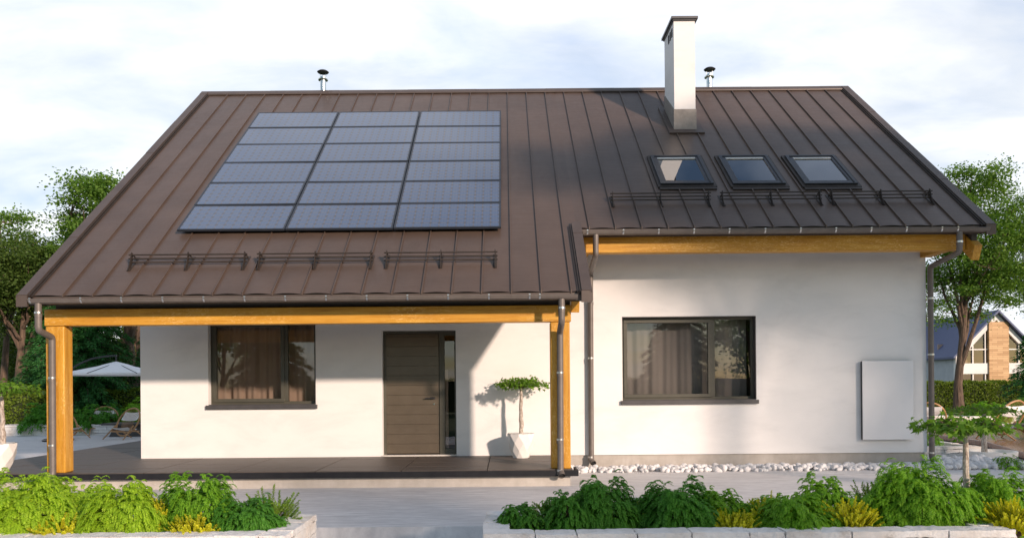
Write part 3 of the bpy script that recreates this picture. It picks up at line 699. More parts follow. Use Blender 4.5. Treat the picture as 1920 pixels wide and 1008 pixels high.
# ------------------------------------------------------------------ solar panels
hP = .10
pxl, pyb = roofpt(333, 427, hP); pxr, _ = roofpt(940, 421, hP); _, pyt = roofpt(487, 208, hP)
_, pyb2 = roofpt(940, 421, hP); pyb = (pyb + pyb2) / 2
_, pyt2 = roofpt(940, 205, hP); pyt = (pyt + pyt2) / 2
Wp = (pxr - pxl) / 3; Lp = (pyt - pyb) / COS / 6
basis = Matrix(((1, 0, 0), (0, COS, -SIN), (0, SIN, COS)))
def panel_thing(loc, label):
    o = thing('solar_panel', loc, label, 'solar panel', 'solar panels on the porch side roof'); return o
first = None
rown = ['top', 'second', 'third', 'fourth', 'fifth', 'bottom']; coln = ['left', 'middle', 'right']
for r_ in range(6):
    for c_ in range(3):
        x = pxl + Wp * c_; yb0 = pyb + (5 - r_) * Lp * COS
        loc = Vector((x, yb0 - SIN * (hP - .035), zr(yb0) + COS * (hP - .035)))
        lab = 'dark blue solar panel in the %s row, %s column of the roof array' % (rown[r_], coln[c_])
        if first is None:
            first = panel_thing((0, 0, 0), lab); g = .008; e = .028; w_, l_ = Wp, Lp
            m = MB(); m.box(g, w_ - g, g, g + e, 0, .035).box(g, w_ - g, l_ - g - e, l_ - g, 0, .035).box(g, g + e, g + e, l_ - g - e, 0, .035).box(w_ - g - e, w_ - g, g + e, l_ - g - e, 0, .035)
            m.box(g + .01, w_ - g - .01, g + .01, l_ - g - .01, .002, .012)
            m.build('frame', 'solar_frame', first)
            a0, a1, b0, b1 = g + e, w_ - g - e, g + e, l_ - g - e
            me = bpy.data.meshes.new('cell_glass'); me.from_pydata([(a0, b0, .031), (a1, b0, .031), (a1, b1, .031), (a0, b1, .031)], [], [(0, 1, 2, 3)])
            uvl = me.uv_layers.new(name='uv')
            for i, uvc in enumerate(((0, 0), (1, 0), (1, 1), (0, 1))): uvl.data[i].uv = uvc
            me.materials.append(M['solar_glass']); og = bpy.data.objects.new('cell_glass', me); C.objects.link(og); og.parent = first
            first.rotation_euler = basis.to_euler(); first.location = loc; o = first
        else:
            o = dup(first, loc, None, lab); o.rotation_euler = (basis @ Matrix.Rotation(random.uniform(-.004, .004), 3, 'X') @ Matrix.Rotation(random.uniform(-.003, .003), 3, 'Y')).to_euler()
# mounting rails
mr = MB()
for k in range(12):
    y_ = pyb + (.25 + k * .5) * Lp * COS; slope_box(mr, pxl + .04, pxr - .04, y_ - .02, y_ + .02, .03, hP - .037)
mr.build('mounting_rails', 'black_metal', house)

# ------------------------------------------------------------------ wall box
bx0, bx1, bz0, bz1 = 6.31, 7.215, .487, 1.885
wb_ = thing('wall_cabinet', (6.76, YW, bz0), 'flat white rectangular equipment cabinet mounted on the wall right of the window', 'cabinet')
MB().box(bx0 + .006, bx1 - .006, YW - .085, YW - .02, bz0 + .006, bz1 - .006).box(bx0 + .1, bx1 - .1, YW - .021, YW + .001, bz0 + .1, bz1 - .1).build('case', 'black_metal', wb_)
MB().box(bx0, bx1, YW - .102, YW - .085, bz0, bz1).build('front_cover', 'box_white', wb_, bevel=.006)

# ------------------------------------------------------------------ pebble bed along the wall
def icos():
    import bmesh
    bm = bmesh.new(); bmesh.ops.create_icosphere(bm, subdivisions=2, radius=1); v = np.array([p.co[:] for p in bm.verts]); f = [tuple(q.index for q in x.verts) for x in bm.faces]; bm.free(); return v, f
IV, IF = icos()
def pebbles(name, areas, label):
    r = random.Random(5); vs = []; fs = []
    for (x0, x1, y0, y1, n, smin, smax, z0) in areas:
        for i in range(n):
            x = r.uniform(x0, x1); y = r.uniform(y0, y1); s = r.uniform(smin, smax) * (0.85 if r.random() < .5 else 1.15)
            hill = .035 * math.sin(math.pi * min(1, max(0, (y - y0) / (y1 - y0))))
            R3 = Matrix.Rotation(r.uniform(0, 6.3), 3, 'Z') @ Matrix.Rotation(r.uniform(-.5, .5), 3, 'X')
            d = IV.copy(); k = np.array([r.uniform(.8, 1.25), r.uniform(.7, 1.0), r.uniform(.6, .95)])
            for _ in range(5):
                nn = np.array([r.gauss(0, 1) for _ in range(3)]); nn /= np.linalg.norm(nn); c = r.uniform(.55, .85)
                dd = d @ nn; d = d - np.outer(np.clip(dd - c, 0, None), nn) * .85
            d = (d * k * s) @ np.array(R3).T + np.array([x, y, z0 + s * .35 + hill + r.uniform(0, .02)])
            o = len(vs); vs.extend(map(tuple, d)); fs.extend([tuple(q + o for q in t_) for t_ in IF])
    m = MB(); m.v = vs; m.f = fs; o = m.build(name, 'pebble', None, smooth=40, fix=False); tag(o, label, None, None, 'stuff'); return o
pebbles('pebbles', [(1.05, 7.6, YW - .60, YW - .03, 800, .032, .066, -.01), (7.55, 9.0, 13.5, 14.9, 260, .045, .09, 0)], 'white pebbles in a bed along the foot of the wall')

# ------------------------------------------------------------------ plants
def nrm(a): return a / np.maximum(np.linalg.norm(a, axis=-1, keepdims=True), 1e-9)
def blades(base, d, side, length, width):          # rhombus leaves
    L = d * length[..., None]; Wd = side * width[..., None]
    return np.stack([base, base + L * .45 + Wd, base + L, base + L * .45 - Wd], axis=-2).reshape(-1, 4, 3)
def frond_quads(hw, h, n, g, leaflen=.026, wid=.0044, nl=19, flat=1.0):
    # dome of drooping fronds
    u = g.random(n); az = g.random(n) * 2 * np.pi; el = np.arcsin(np.clip(u * 1.02 - .02, -.02, 1)); rad = g.uniform(.55, 1.0, n) ** .5
    lump = 1 + .16 * np.sin(az * 3 + g.random() * 6) + .10 * np.sin(az * 5 + g.random() * 6) + .12 * np.sin(el * 6 + az * 2)
    rad = rad * lump * .86
    o = np.stack([np.cos(az), np.sin(az), np.zeros(n)], 1)
    p0 = o * (np.cos(el) * rad * hw)[:, None]; p0[:, 2] = (np.sin(el)) * rad * h * 1.0 + .02
    L = g.uniform(.08, .145, n) * min(1.2, hw / .36)
    yaw = g.normal(0, .55, n); oh = np.stack([np.cos(az + yaw), np.sin(az + yaw), np.zeros(n)], 1)
    rise = .65 * np.sin(el) + g.uniform(.0, .65, n)
    t = (np.arange(nl) + .6) / nl
    P = p0[:, None, :] + oh[:, None, :] * (L[:, None] * t * (1 - .25 * t))[..., None]
    P[..., 2] += L[:, None] * (rise[:, None] * t - (.95 + .3 * (1 - np.sin(el)))[:, None] * t * t)
    T = np.repeat(oh[:, None, :], nl, 1) * 1.0; T[..., 2] = rise[:, None] - 1.9 * t[None, :]
    T = nrm(T); up = np.array([0, 0, 1.0]); Sd = nrm(np.cross(T, up)); N = nrm(np.cross(Sd, T))
    out = []
    for s in (-1, 1):
        D = nrm(Sd * s * .85 + T * .65 - N * .35 + g.normal(0, .12, Sd.shape))
        ln = leaflen * (.45 + .75 * np.sin(np.pi * (t * .85 + .1)))[None, :] * g.uniform(.75, 1.2, (n, nl)) * min(1.2, hw / .36)
        w = nrm(np.cross(D, N) + N * g.normal(0, .35, (n, nl, 1)))
        out.append(blades(P, D, w, ln, np.full(ln.shape, wid)))
    return np.concatenate(out)
def needle_quads(hw, h, nsh, g, shl=.11, nn=100, ln=.017, wd=.0055, upright=.75):
    u = g.random(nsh); az = g.random(nsh) * 2 * np.pi; rr = np.sqrt(u) * hw * .8
    p0 = np.stack([np.cos(az) * rr, np.sin(az) * rr, (h - shl) * np.sqrt(np.clip(1 - (rr / hw) ** 2, 0, 1)) * g.uniform(.25, 1.0, nsh)], 1)
    d = np.stack([np.cos(az) * rr / hw * 1.1, np.sin(az) * rr / hw * 1.1, np.full(nsh, upright)], 1) + g.normal(0, .18, (nsh, 3)); d = nrm(d)
    L = g.uniform(.7, 1.3, nsh) * shl; t = np.linspace(0, 1, nn)
    P = p0[:, None, :] + d[:, None, :] * (L[:, None] * t)[..., None]
    rnd = nrm(g.normal(0, 1, (nsh, nn, 3))); side = nrm(rnd - (rnd * d[:, None, :]).sum(-1, keepdims=True) * d[:, None, :])
    D = nrm(side * 1.0 + d[:, None, :] * .55); w = nrm(np.cross(D, d[:, None, :]))
    ln_ = ln * (1.1 - .5 * t)[None, :] * g.uniform(.8, 1.3, (nsh, nn))
    return blades(P, D, w, ln_, np.full(ln_.shape, wd)), p0, d, L
def stems_mesh(p0, d, L, base, r=.0022):
    m = MB()
    for a, b, l in zip(p0, d, L): m.tube([(a[0] * .25, a[1] * .25, base), tuple(a), tuple(a + b * l)], [r * 1.5, r, r * .4], 4, cap=False)
    return m
SOIL = 0.24
def frond_shrub(loc, hw, h, mat, label, seed, group, n=None):
    g = np.random.default_rng(seed); r = thing('shrub', loc, label, 'shrub', group)
    n = n or int(1550 * (hw / .36) ** 1.6)
    q = frond_quads(hw, h, n, g); np_quads('foliage', q + np.array(loc), mat, r)
    m = MB()
    for k in range(22):
        a = g.random() * 6.28; e = g.uniform(.2, 1.4); v = np.array([math.cos(a) * math.cos(e) * hw, math.sin(a) * math.cos(e) * hw, math.sin(e) * h]) * .75
        m.tube([(loc[0], loc[1], loc[2] - .02), (loc[0] + v[0] * .4, loc[1] + v[1] * .4, loc[2] + v[2] * .6), tuple(np.array(loc) + v)], [.008, .006, .003], 5, cap=False)
    m.build('stem', 'bark_brown', r, fix=False); return r
def needle_shrub(loc, hw, h, mat, label, seed, group, nsh=90, name='dwarf_conifer', shl=.11, ln=.016):
    g = np.random.default_rng(seed); r = thing(name, loc, label, 'shrub', group)
    q, p0, d, L = needle_quads(hw, h, nsh, g, shl=shl, ln=ln); np_quads('foliage', q + np.array(loc), mat, r)
    m = stems_mesh(p0, d, L, 0); mm = MB(); mm.v = [(v[0] + loc[0], v[1] + loc[1], v[2] + loc[2]) for v in m.v]; mm.f = m.f
    mm.build('stem', 'bark_brown', r, fix=False); return r
def place(px, pytop, hwpx, Y, base=SOIL):
    x, z = at(px, pytop, Y); return (x, Y, base), hwpx * Y / F, max(.12, (z - base) * .95)
G1 = 'feathery shrubs in the front planters'; G2 = 'yellow dwarf conifers in the front planters'; G3 = 'upright dwarf spruces in the front planters'
FR = [ # px, top, half width, depth, material, label
 (48, 882, 100, 6.72, 'leaf_bright', 'large bright green feathery shrub at the far left of the left planter'),
 (150, 900, 68, 7.0, 'leaf_bright', 'bright feathery shrub set back between the two front shrubs of the left planter'),
 (232, 904, 84, 6.7, 'leaf_bright', 'bright green feathery shrub beside the left post, in front of the porch edge'),
 (372, 888, 82, 6.85, 'leaf_mid', 'tall green feathery shrub under the porch window'),
 (462, 938, 78, 6.7, 'leaf_deep_shaded', 'dark green feathery shrub at the right end of the left planter'),
 (975, 945, 50, 6.75, 'leaf_deep_shaded', 'low dark feathery shrub at the left end of the right planter'),
 (1070, 915, 62, 6.7, 'leaf_deep_shaded', 'dark feathery shrub leaning on the left of the tallest dark shrub'),
 (1128, 893, 75, 6.85, 'leaf_deep_shaded', 'dark green feathery shrub below the wall downpipe'),
 (1268, 903, 84, 6.75, 'leaf_deep_shaded', 'dark green feathery shrub below the left edge of the right window'),
 (1345, 914, 62, 6.95, 'leaf_mid', 'mid green feathery shrub behind a yellow conifer, below the right window'),
 (1482, 932, 88, 6.65, 'leaf_mid', 'low spreading feathery shrub to the left of the bright yellow conifer'),
 (1545, 890, 60, 7.0, 'leaf_mid', 'feathery shrub rising behind the bright yellow conifer'),
 (1712, 866, 96, 6.8, 'leaf_mid', 'largest light green feathery shrub, below the wall cabinet'),
 (1868, 882, 80, 6.9, 'leaf_mid', 'feathery shrub right of the young maple trunk'),
]
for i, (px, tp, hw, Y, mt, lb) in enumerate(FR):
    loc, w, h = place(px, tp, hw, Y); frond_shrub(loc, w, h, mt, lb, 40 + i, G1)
for i, (px, tp, hw, Y, lb) in enumerate([(112, 955, 44, 6.52, 'yellow dwarf conifer between the first two bright shrubs'), (300, 928, 26, 6.75, 'narrow yellow conifer between the bright and the tall green shrub'),
      (368, 957, 42, 6.52, 'yellow dwarf conifer in front of the tall green shrub'), (1372, 950, 48, 6.6, 'yellow green conifer in front of the mid green shrub'),
      (1440, 920, 40, 6.8, 'yellow tipped conifer below the right edge of the window'), (1590, 925, 48, 6.6, 'brightest yellow conifer in the middle of the right planter'), (1895, 922, 48, 6.45, 'yellow green conifer at the right end of the planter')]):
    loc, w, h = place(px, tp, hw, Y); needle_shrub(loc, w * 1.05, h, 'leaf_yellow', lb, 80 + i, G2, 200)
for i, (px, tp, hw, Y, lb) in enumerate([(505, 905, 44, 7.0, 'upright dwarf spruce with yellow green tips at the end of the left planter'), (1035, 925, 34, 7.02, 'small upright spruce behind the low dark shrub'),
      (1208, 914, 38, 7.05, 'upright spruce between the two dark shrubs'), (1640, 893, 44, 7.05, 'dark upright spruce left of the largest shrub')]):
    loc, w, h = place(px, tp, hw, Y); needle_shrub(loc, w, h, 'leaf_spruce', lb, 95 + i, G3, 75, 'dwarf_spruce', .17, .024)

# planters of limestone blocks
def planter(name, x0, x1, y0, y1, z0, z1, label, seed, t_=.20):
    r = random.Random(seed); o = thing(name, ((x0 + x1) / 2, (y0 + y1) / 2, z0), label, 'planter'); m = MB()
    def course(a, b, fixed0, fixed1, axis, z_0, z_1, over=0, lmin=.22, lmax=.55):
        p = a
        while p < b - 1e-6:
            q = min(b, p + r.uniform(lmin, lmax)); q = b if b - q < .1 else q
            j = r.uniform(-.008, .010)
            g = .004
            if axis == 0: m.box(p + g, q - g, fixed0 - over + j, fixed1 + over, z_0 + .003, z_1 - .003 + r.uniform(-.005, .005), .004)
            else: m.box(fixed0 - over + j, fixed1 + over, p + g, q - g, z_0 + .003, z_1 - .003 + r.uniform(-.005, .005), .004)
            p = q
    zs = [z0]
    while zs[-1] < z1 - .13: zs.append(zs[-1] + r.uniform(.07, .11))
    zs.append(z1 - .06)
    zs = [z for z in zs if z <= z1 - .06]
    for k in range(len(zs) - 1):
        course(x0, x1, y0, y0 + t_, 0, zs[k], zs[k + 1]); course(x0, x1, y1 - t_, y1, 0, zs[k], zs[k + 1])
        course(y0 + t_, y1 - t_, x0, x0 + t_, 1, zs[k], zs[k + 1]); course(y0 + t_, y1 - t_, x1 - t_, x1, 1, zs[k], zs[k + 1])
    course(x0, x1, y0, y0 + t_, 0, z1 - .06, z1, .008, .20, .50); course(x0, x1, y1 - t_, y1, 0, z1 - .06, z1, .008, .2, .45)
    course(y0 + t_ + .01, y1 - t_ - .01, x0, x0 + t_, 1, z1 - .06, z1, .008, .2, .45); course(y0 + t_ + .01, y1 - t_ - .01, x1 - t_, x1, 1, z1 - .06, z1, .008, .2, .45)
    w = m.build('wall', 'limestone', o, smooth=50)
    sub = w.modifiers.new('sub', 'SUBSURF'); sub.subdivision_type = 'SIMPLE'; sub.levels = sub.render_levels = 4 if name == 'stone_planter' else 2
    tx_ = bpy.data.textures.new('rough', 'CLOUDS'); tx_.noise_scale = .045; tx_.noise_depth = 3
    dp = w.modifiers.new('rough', 'DISPLACE'); dp.texture = tx_; dp.strength = .022; dp.mid_level = .5; dp.texture_coords = 'GLOBAL'
    return o
def soil_patch(x0, x1, y0, y1, z):
    n = 40; k = 12; r = random.Random(9); vs = [(x0 + (x1 - x0) * i / n, y0 + (y1 - y0) * j / k, z + r.uniform(-.015, .02)) for j in range(k + 1) for i in range(n + 1)]
    m = MB().add(vs, [(j * (n + 1) + i, j * (n + 1) + i + 1, (j + 1) * (n + 1) + i + 1, (j + 1) * (n + 1) + i) for j in range(k) for i in range(n)])
    struct(m.build('soil', 'soil', None, smooth=80, fix=False))
PY0, PY1 = 6.18, 7.22; PZ = .355
planter('stone_planter', -5.4, X_(588, 966, 7.1), PY0, PY1, -.17, PZ, 'white limestone planter with bright shrubs in front of the porch', 2)
planter('stone_planter', X_(908, 975, 6.6), X_(1899, 980, 6.2), PY0 - .02, PY1, -.17, PZ, 'white limestone planter running below the right wall and window', 4)
soil_patch(-5.3, X_(588, 966, 7.1) - .12, PY0 + .1, PY1 - .1, SOIL - .01)
soil_patch(X_(908, 975, 6.6) + .12, X_(1899, 980, 6.2) - .12, PY0 + .1, PY1 - .1, SOIL - .01)

# maple leaves: palmate star cut into one mesh
def star_leaves(P, D, N, size):
    pts = []
    ang = [-150, -110, -75, -52, -38, -20, 0, 20, 38, 52, 75, 110, 150]; rad = [.25, .62, .30, .90, .42, .55, 1.15, .55, .42, .90, .30, .62, .25]
    Sd = nrm(np.cross(N, D))
    for a, r_ in zip(ang, rad): pts.append(D * math.cos(R(a)) * r_ + Sd * math.sin(R(a)) * r_ + N * (-.12 * r_ * r_))
    V = np.stack(pts, 1) * size[:, None, None] + P[:, None, :]; return V
def maple(loc, height, hw, label, seed, trunk_r=.035, group='small umbrella shaped maples', nleaf=820, thick=.09):
    g = np.random.default_rng(seed); r = thing('maple_tree', loc, label, 'tree', group)
    L = np.array(loc); m = MB(); n = 9; pts = []; rs = []
    for i in range(n + 1):
        t_ = i / n; pts.append((loc[0] + g.normal(0, .006), loc[1] + g.normal(0, .006), loc[2] + t_ * height * .93)); rs.append(trunk_r * (1.25 - .55 * t_) * g.uniform(.9, 1.12))
    m.tube(pts, rs, 10); m.build('trunk', 'bark_pale', r)
    cm = MB(); top = Vector(pts[-1]); tips = []
    for k in range(11):
        a = 2 * math.pi * k / 11 + g.normal(0, .15); q = hw * g.uniform(.72, 1.0); z = g.uniform(-.02, .05)
        mid = top + Vector((math.cos(a) * q * .5, math.sin(a) * q * .5, .05 + z)); end = top + Vector((math.cos(a) * q, math.sin(a) * q, z))
        cm.tube([top - Vector((0, 0, .05)), mid, end], [.013, .009, .003], 5, cap=False); tips += [(top, mid, end)]
    cm.build('branch', 'bark_brown', r, fix=False)
    P = []
    for _ in range(nleaf):
        a, b, c = tips[g.integers(len(tips))]; u = g.uniform(.25, 1.08)
        p = a.lerp(b, u * 2) if u < .5 else b.lerp(c, u * 2 - 1)
        P.append((p.x + g.normal(0, hw * .12), p.y + g.normal(0, hw * .12), p.z + g.normal(0, thick * .45) * (1.15 - .4 * u)))
    P = np.array(P); out = P - np.array(top); out[:, 2] = 0; out = nrm(out + g.normal(0, .25, out.shape))
    D = nrm(out * .9 + np.array([0, 0, -.55]) + g.normal(0, .4, P.shape)); N = nrm(np.array([0, 0, 1.0]) + g.normal(0, .45, P.shape) + out * .35); N = nrm(N - (N * D).sum(-1, keepdims=True) * D)
    V = star_leaves(P, D, N, g.uniform(.032, .056, nleaf)); np_quads('crown', V, 'leaf_maple', r, nv=13); return r
def pot(loc, rt, h, label, nm='plant_pot'):
    r = thing(nm, loc, label, 'pot', 'white faceted pots'); m = MB(); n = 9; rows_ = [(.60, 0), (.80, .30), (.95, .62), (1.0, .93), (1.0, 1.0)]
    vs = []
    for i, (q, z) in enumerate(rows_):
        for k in range(n):
            w = 2 * math.pi * (k + .5 * (i % 2 if i < 4 else 1)) / n; vs.append((loc[0] + rt * q * math.cos(w), loc[1] + rt * q * math.sin(w), loc[2] + z * h))
    fs = []
    for i in range(len(rows_) - 1):
        for k in range(n):
            a = i * n + k; b = i * n + (k + 1) % n; c = (i + 1) * n + k; d = (i + 1) * n + (k + 1) % n
            if i == 3: fs.append((a, b, d, c))
            elif i % 2 == 0: fs += [(a, b, c), (b, d, c)]
            else: fs += [(a, b, d), (a, d, c)]
    fs.append(tuple(range(n))[::-1]); m.add(vs, fs)
    m.lathe([(rt * .99, h), (rt * .92, h), (rt * .90, h - .03), (.01, h - .03)], loc, n)
    m.build('shell', 'pot_white', r, smooth=0)
    rr = random.Random(3); pm = MB()
    for _ in range(60):
        a = rr.uniform(0, 6.3); q = rr.uniform(0, rt * .85); s = rr.uniform(.012, .024)
        d = IV * s * np.array([1, .8, .7]) + np.array([loc[0] + q * math.cos(a), loc[1] + q * math.sin(a), loc[2] + h - .018]); o = len(pm.v)
        pm.v.extend(map(tuple, d)); pm.f.extend([tuple(z + o for z in t_) for t_ in IF])
    tag(pm.build('pot_gravel', 'pebble', r, fix=False), None, None, None, 'stuff'); return r
# porch maple in its pot
px_, py_ = on_z(977, 857, TZ); pot((px_, py_, TZ), .235, .42, 'white faceted pot beside the right post of the porch')
zc = Z_(977, 716, py_); maple((px_ + .01, py_, TZ + .38), zc - TZ - .38, .47, 'small flat topped maple in the white pot by the right post', 31, .032)
pot((-7.78, 11.98, TZ), .30, .44, 'white faceted pot at the left edge of the terrace')
zc = Z_(2, 724, 11.98); maple((-7.66, 11.98, TZ + .40), zc - TZ - .40, .50, 'small maple in the pot at the left edge of the picture', 32, .034)
xm_, zm_ = at(1815, 790, 7.0); maple((xm_, 7.05, SOIL), zm_ - SOIL - .02, .41, 'young maple growing from the front planter near its right end', 33, .031, nleaf=680, thick=.085)
xm_, zm_ = at(1845, 764, 15.3); maple((xm_, 15.3, .05), zm_ - .05, .62, 'maple in the round white planter behind the pebbles', 34, .045, nleaf=850, thick=.08)
rp = thing('round_planter', (xm_ + .05, 15.2, 0), 'low round white planter with a maple, beyond the pebbles', 'planter')
MB().lathe([(.42, 0), (.45, .02), (.46, .17), (.41, .17), (.40, .12), (.01, .12)], (xm_ + .05, 15.2, 0), 32).build('bowl', 'pot_white', rp)
# right-hand side planting
planter('low_stone_planter', 7.9, 9.55, 15.9, 17.6, -.02, .20, 'low limestone planter behind the round planter', 8, .16)
frond_shrub((8.55, 16.7, .12), .55, .42, 'leaf_mid', 'leafy shrub in the low limestone planter by the corner of the house', 60, None, 700)
x_, y_ = on_z(1890, 878, 0); frond_shrub((x_, y_, 0), .22, .22, 'leaf_mid', 'little round shrub on the gravel by the wooden deck', 61, None, 260)

# wooden deck
dk = MB(); dk.prism([(9.35, 13.6), (22, 13.6), (22, 26), (11.6, 26), (10.9, 18.0)], 2, .02, .14)
d_ = dk.build('wooden_deck', 'deck_board', None, bevel=.01); tag(d_, 'glossy brown wooden deck at the right edge', 'deck')

# ------------------------------------------------------------------ hoop chairs, fire table, parasol
def hoop_chair(loc, rot, label):
    r = thing('lounge_chair', (0, 0, 0), label, 'chair', 'hoop lounge chairs')
    m = MB(); n = 28; tilt = R(28); pts = []
    for k in range(n + 1):
        w = 2 * math.pi * k / n; a = .42 * math.cos(w); b = .46 * math.sin(w)
        pts.append((a, .12 + b * math.sin(tilt), .50 + b * math.cos(tilt)))
    m.tube(pts, .024, 8, cap=False); m.build('hoop', 'chair_wood', r)
    for s in (-1, 1):
        MB().tube([(s * .36, .00, .40), (s * .42, -.42, .0)], [.022, .016], 8).build('leg', 'chair_wood', r)
        MB().tube([(s * .33, .02, .30), (s * .30, .50, .0)], [.022, .016], 8).build('leg', 'chair_wood', r)
        MB().tube([(s * .36, -.15, .24), (s * .30, .25, .22)], .018, 8).build('side_rail', 'chair_wood', r)
    MB().tube([(-.38, -.20, .22), (.38, -.20, .22)], .016, 8).build('front_rail', 'chair_wood', r)
    c = MB()
    for k in range(11):
        x = -.30 + .06 * k; zt_ = .50 + .46 * math.cos(tilt) * math.sqrt(max(0, 1 - (x / .42) ** 2)); yt = .12 + .46 * math.sin(tilt) * math.sqrt(max(0, 1 - (x / .42) ** 2))
        c.tube([(x * .6, .02, .30), (x, yt, zt_)], .004, 4, cap=False)
    c.build('cords', 'chair_wood', r, fix=False)
    def sling(name, p0, p1, sag, hw0, hw1, th=.025):
        q = MB(); nn = 8; mm = 6; vs = []
        for side in (0, 1):
            for i in range(nn + 1):
                u = i / nn; b = Vector(p0).lerp(Vector(p1), u) + Vector(sag) * math.sin(math.pi * u); w = hw0 + (hw1 - hw0) * u
                for j in range(mm + 1):
                    v_ = j / mm * 2 - 1; vs.append((b.x + v_ * w, b.y + side * th, b.z - .03 * (1 - v_ * v_) - side * .006))
        o = (nn + 1) * (mm + 1); fs = []
        for i in range(nn):
            for j in range(mm):
                a = i * (mm + 1) + j; fs += [(a, a + 1, a + mm + 2, a + mm + 1), (o + a, o + a + mm + 1, o + a + mm + 2, o + a + 1)]
        for j in range(mm): fs += [(j, o + j, o + j + 1, j + 1), (nn * (mm + 1) + j, nn * (mm + 1) + j + 1, o + nn * (mm + 1) + j + 1, o + nn * (mm + 1) + j)]
        for i in range(nn):
            a = i * (mm + 1); fs += [(a, a + mm + 1, o + a + mm + 1, o + a), (a + mm, o + a + mm, o + a + 2 * mm + 1, a + 2 * mm + 1)]
        q.add(vs, fs); q.build(name, 'fabric_white', r, smooth=60)
    sling('seat', (0, -.22, .36), (0, .16, .30), (0, .0, -.05), .37, .31)
    sling('back_cushion', (0, .14, .56), (0, .27, .80), (0, .03, 0), .31, .33)
    r.location = loc; r.rotation_euler = (0, 0, rot); return r
cx_, cy_ = on_z(234, 822, 0); c1 = hoop_chair((cx_, cy_, 0), R(-24), 'hoop lounge chair nearest the house wall, in front of the fire table')
cx_, cy_ = on_z(196, 814, 0); dup(c1, (cx_, cy_, 0), R(24), 'hoop lounge chair behind the left end of the fire table')
cx_, cy_ = on_z(128, 822, 0); dup(c1, (cx_, cy_, 0), R(75), 'hoop lounge chair half hidden by the left post')
tx, ty = on_z(222, 820, 0); ty += .9
ft = thing('fire_table', (tx, ty, 0), 'low dark stone table between the hoop lounge chairs', 'table')
MB().add([(tx - .55, ty - .4, 0), (tx + .75, ty - .4, 0), (tx + .75, ty + .4, 0), (tx - .55, ty + .4, 0), (tx - .40, ty - .3, .36), (tx + .60, ty - .3, .36), (tx + .60, ty + .3, .36), (tx - .40, ty + .3, .36)],
         [(3, 2, 1, 0), (4, 5, 6, 7), (0, 1, 5, 4), (1, 2, 6, 5), (2, 3, 7, 6), (3, 0, 4, 7)]).build('base', 'table_stone', ft, bevel=.01)
MB().box(tx - .75, tx + .95, ty - .5, ty + .5, .36, .42).build('table_top', 'table_stone', ft, bevel=.01)
# parasol
uy = 22.5; ux, uz = at(218, 700, uy); _, utop = at(218, 677, uy)
pu = thing('parasol', (ux - 1.9, uy + .4, 0), 'white cantilever parasol over the hoop chairs', 'parasol')
m = MB(); n = 8; Rr = 1.62; vs = [(ux, uy, utop)]
for k in range(n * 4):
    w = 2 * math.pi * (k + .5) / (n * 4); f_ = math.cos(math.pi / n) / math.cos(((w + math.pi / n) % (2 * math.pi / n)) - math.pi / n)
    for q, dz in ((.35, .0), (.70, .0), (1.0, .0)):
        zz = utop + (uz - utop) * (q ** .8); vs.append((ux + Rr * q * f_ * math.cos(w), uy + Rr * q * f_ * math.sin(w), zz - .0))
    vs.append((ux + Rr * f_ * math.cos(w) * 1.002, uy + Rr * f_ * math.sin(w) * 1.002, uz - .05))
N4 = n * 4; fs = []
for k in range(N4):
    a = 1 + 4 * k; b = 1 + 4 * ((k + 1) % N4); fs.append((0, a, b)); fs += [(a + i, a + i + 1, b + i + 1, b + i) for i in range(3)]
m.add(vs, fs).build('canopy', 'fabric_white', pu, smooth=20)
m = MB(); m.tube([(ux - 1.9, uy + .4, 0), (ux - 1.9, uy + .4, 2.0)], .035, 10); m.build('pole', 'black_metal', pu)
apt = [(ux - 1.9, uy + .4, 1.55)] + [(lambda q: (q[0], uy, q[1]))(at(p_, q_, uy)) for p_, q_ in ((118, 703), (134, 691), (152, 680), (172, 672), (194, 668), (219, 666))]
MB().tube(apt, .026, 8).build('arm', 'black_metal', pu)
MB().tube([(ux, uy, utop + .19), (ux, uy, utop - .02)], .022, 8).build('hanger', 'black_metal', pu)
rb = MB()
for k in range(8):
    w = 2 * math.pi * k / 8; rb.tube([(ux, uy, utop - .04), (ux + Rr * .97 * math.cos(w), uy + Rr * .97 * math.sin(w), uz - .01)], .01, 5, cap=False)
rb.build('ribs', 'black_metal', pu, fix=False)
MB().lathe([(.4, 0), (.42, .04), (.38, .07), (.05, .08)], (ux - 1.9, uy + .4, 0), 20).build('foot', 'black_metal', pu)
# chairs on the deck
cx_, cy_ = on_z(1884, 822, .14); dup(c1, (cx_, cy_, .14), R(-160), 'white sling chair on the wooden deck at the right')
cx_, cy_ = on_z(1835, 822, .0); dup(c1, (cx_ - .1, cy_ + 2.2, 0), R(150), 'white chair half hidden behind the two maples')
lt = thing('side_table', (12.4, 18.2, .14), 'low dark table on the wooden deck', 'table')
MB().box(11.95, 13.0, 17.8, 18.8, .44, .50).build('table_top', 'table_stone', lt, bevel=.01)
MB().lathe([(.32, 0), (.22, .15), (.30, .30)], (12.45, 18.3, .14), 16).build('base', 'table_stone', lt)

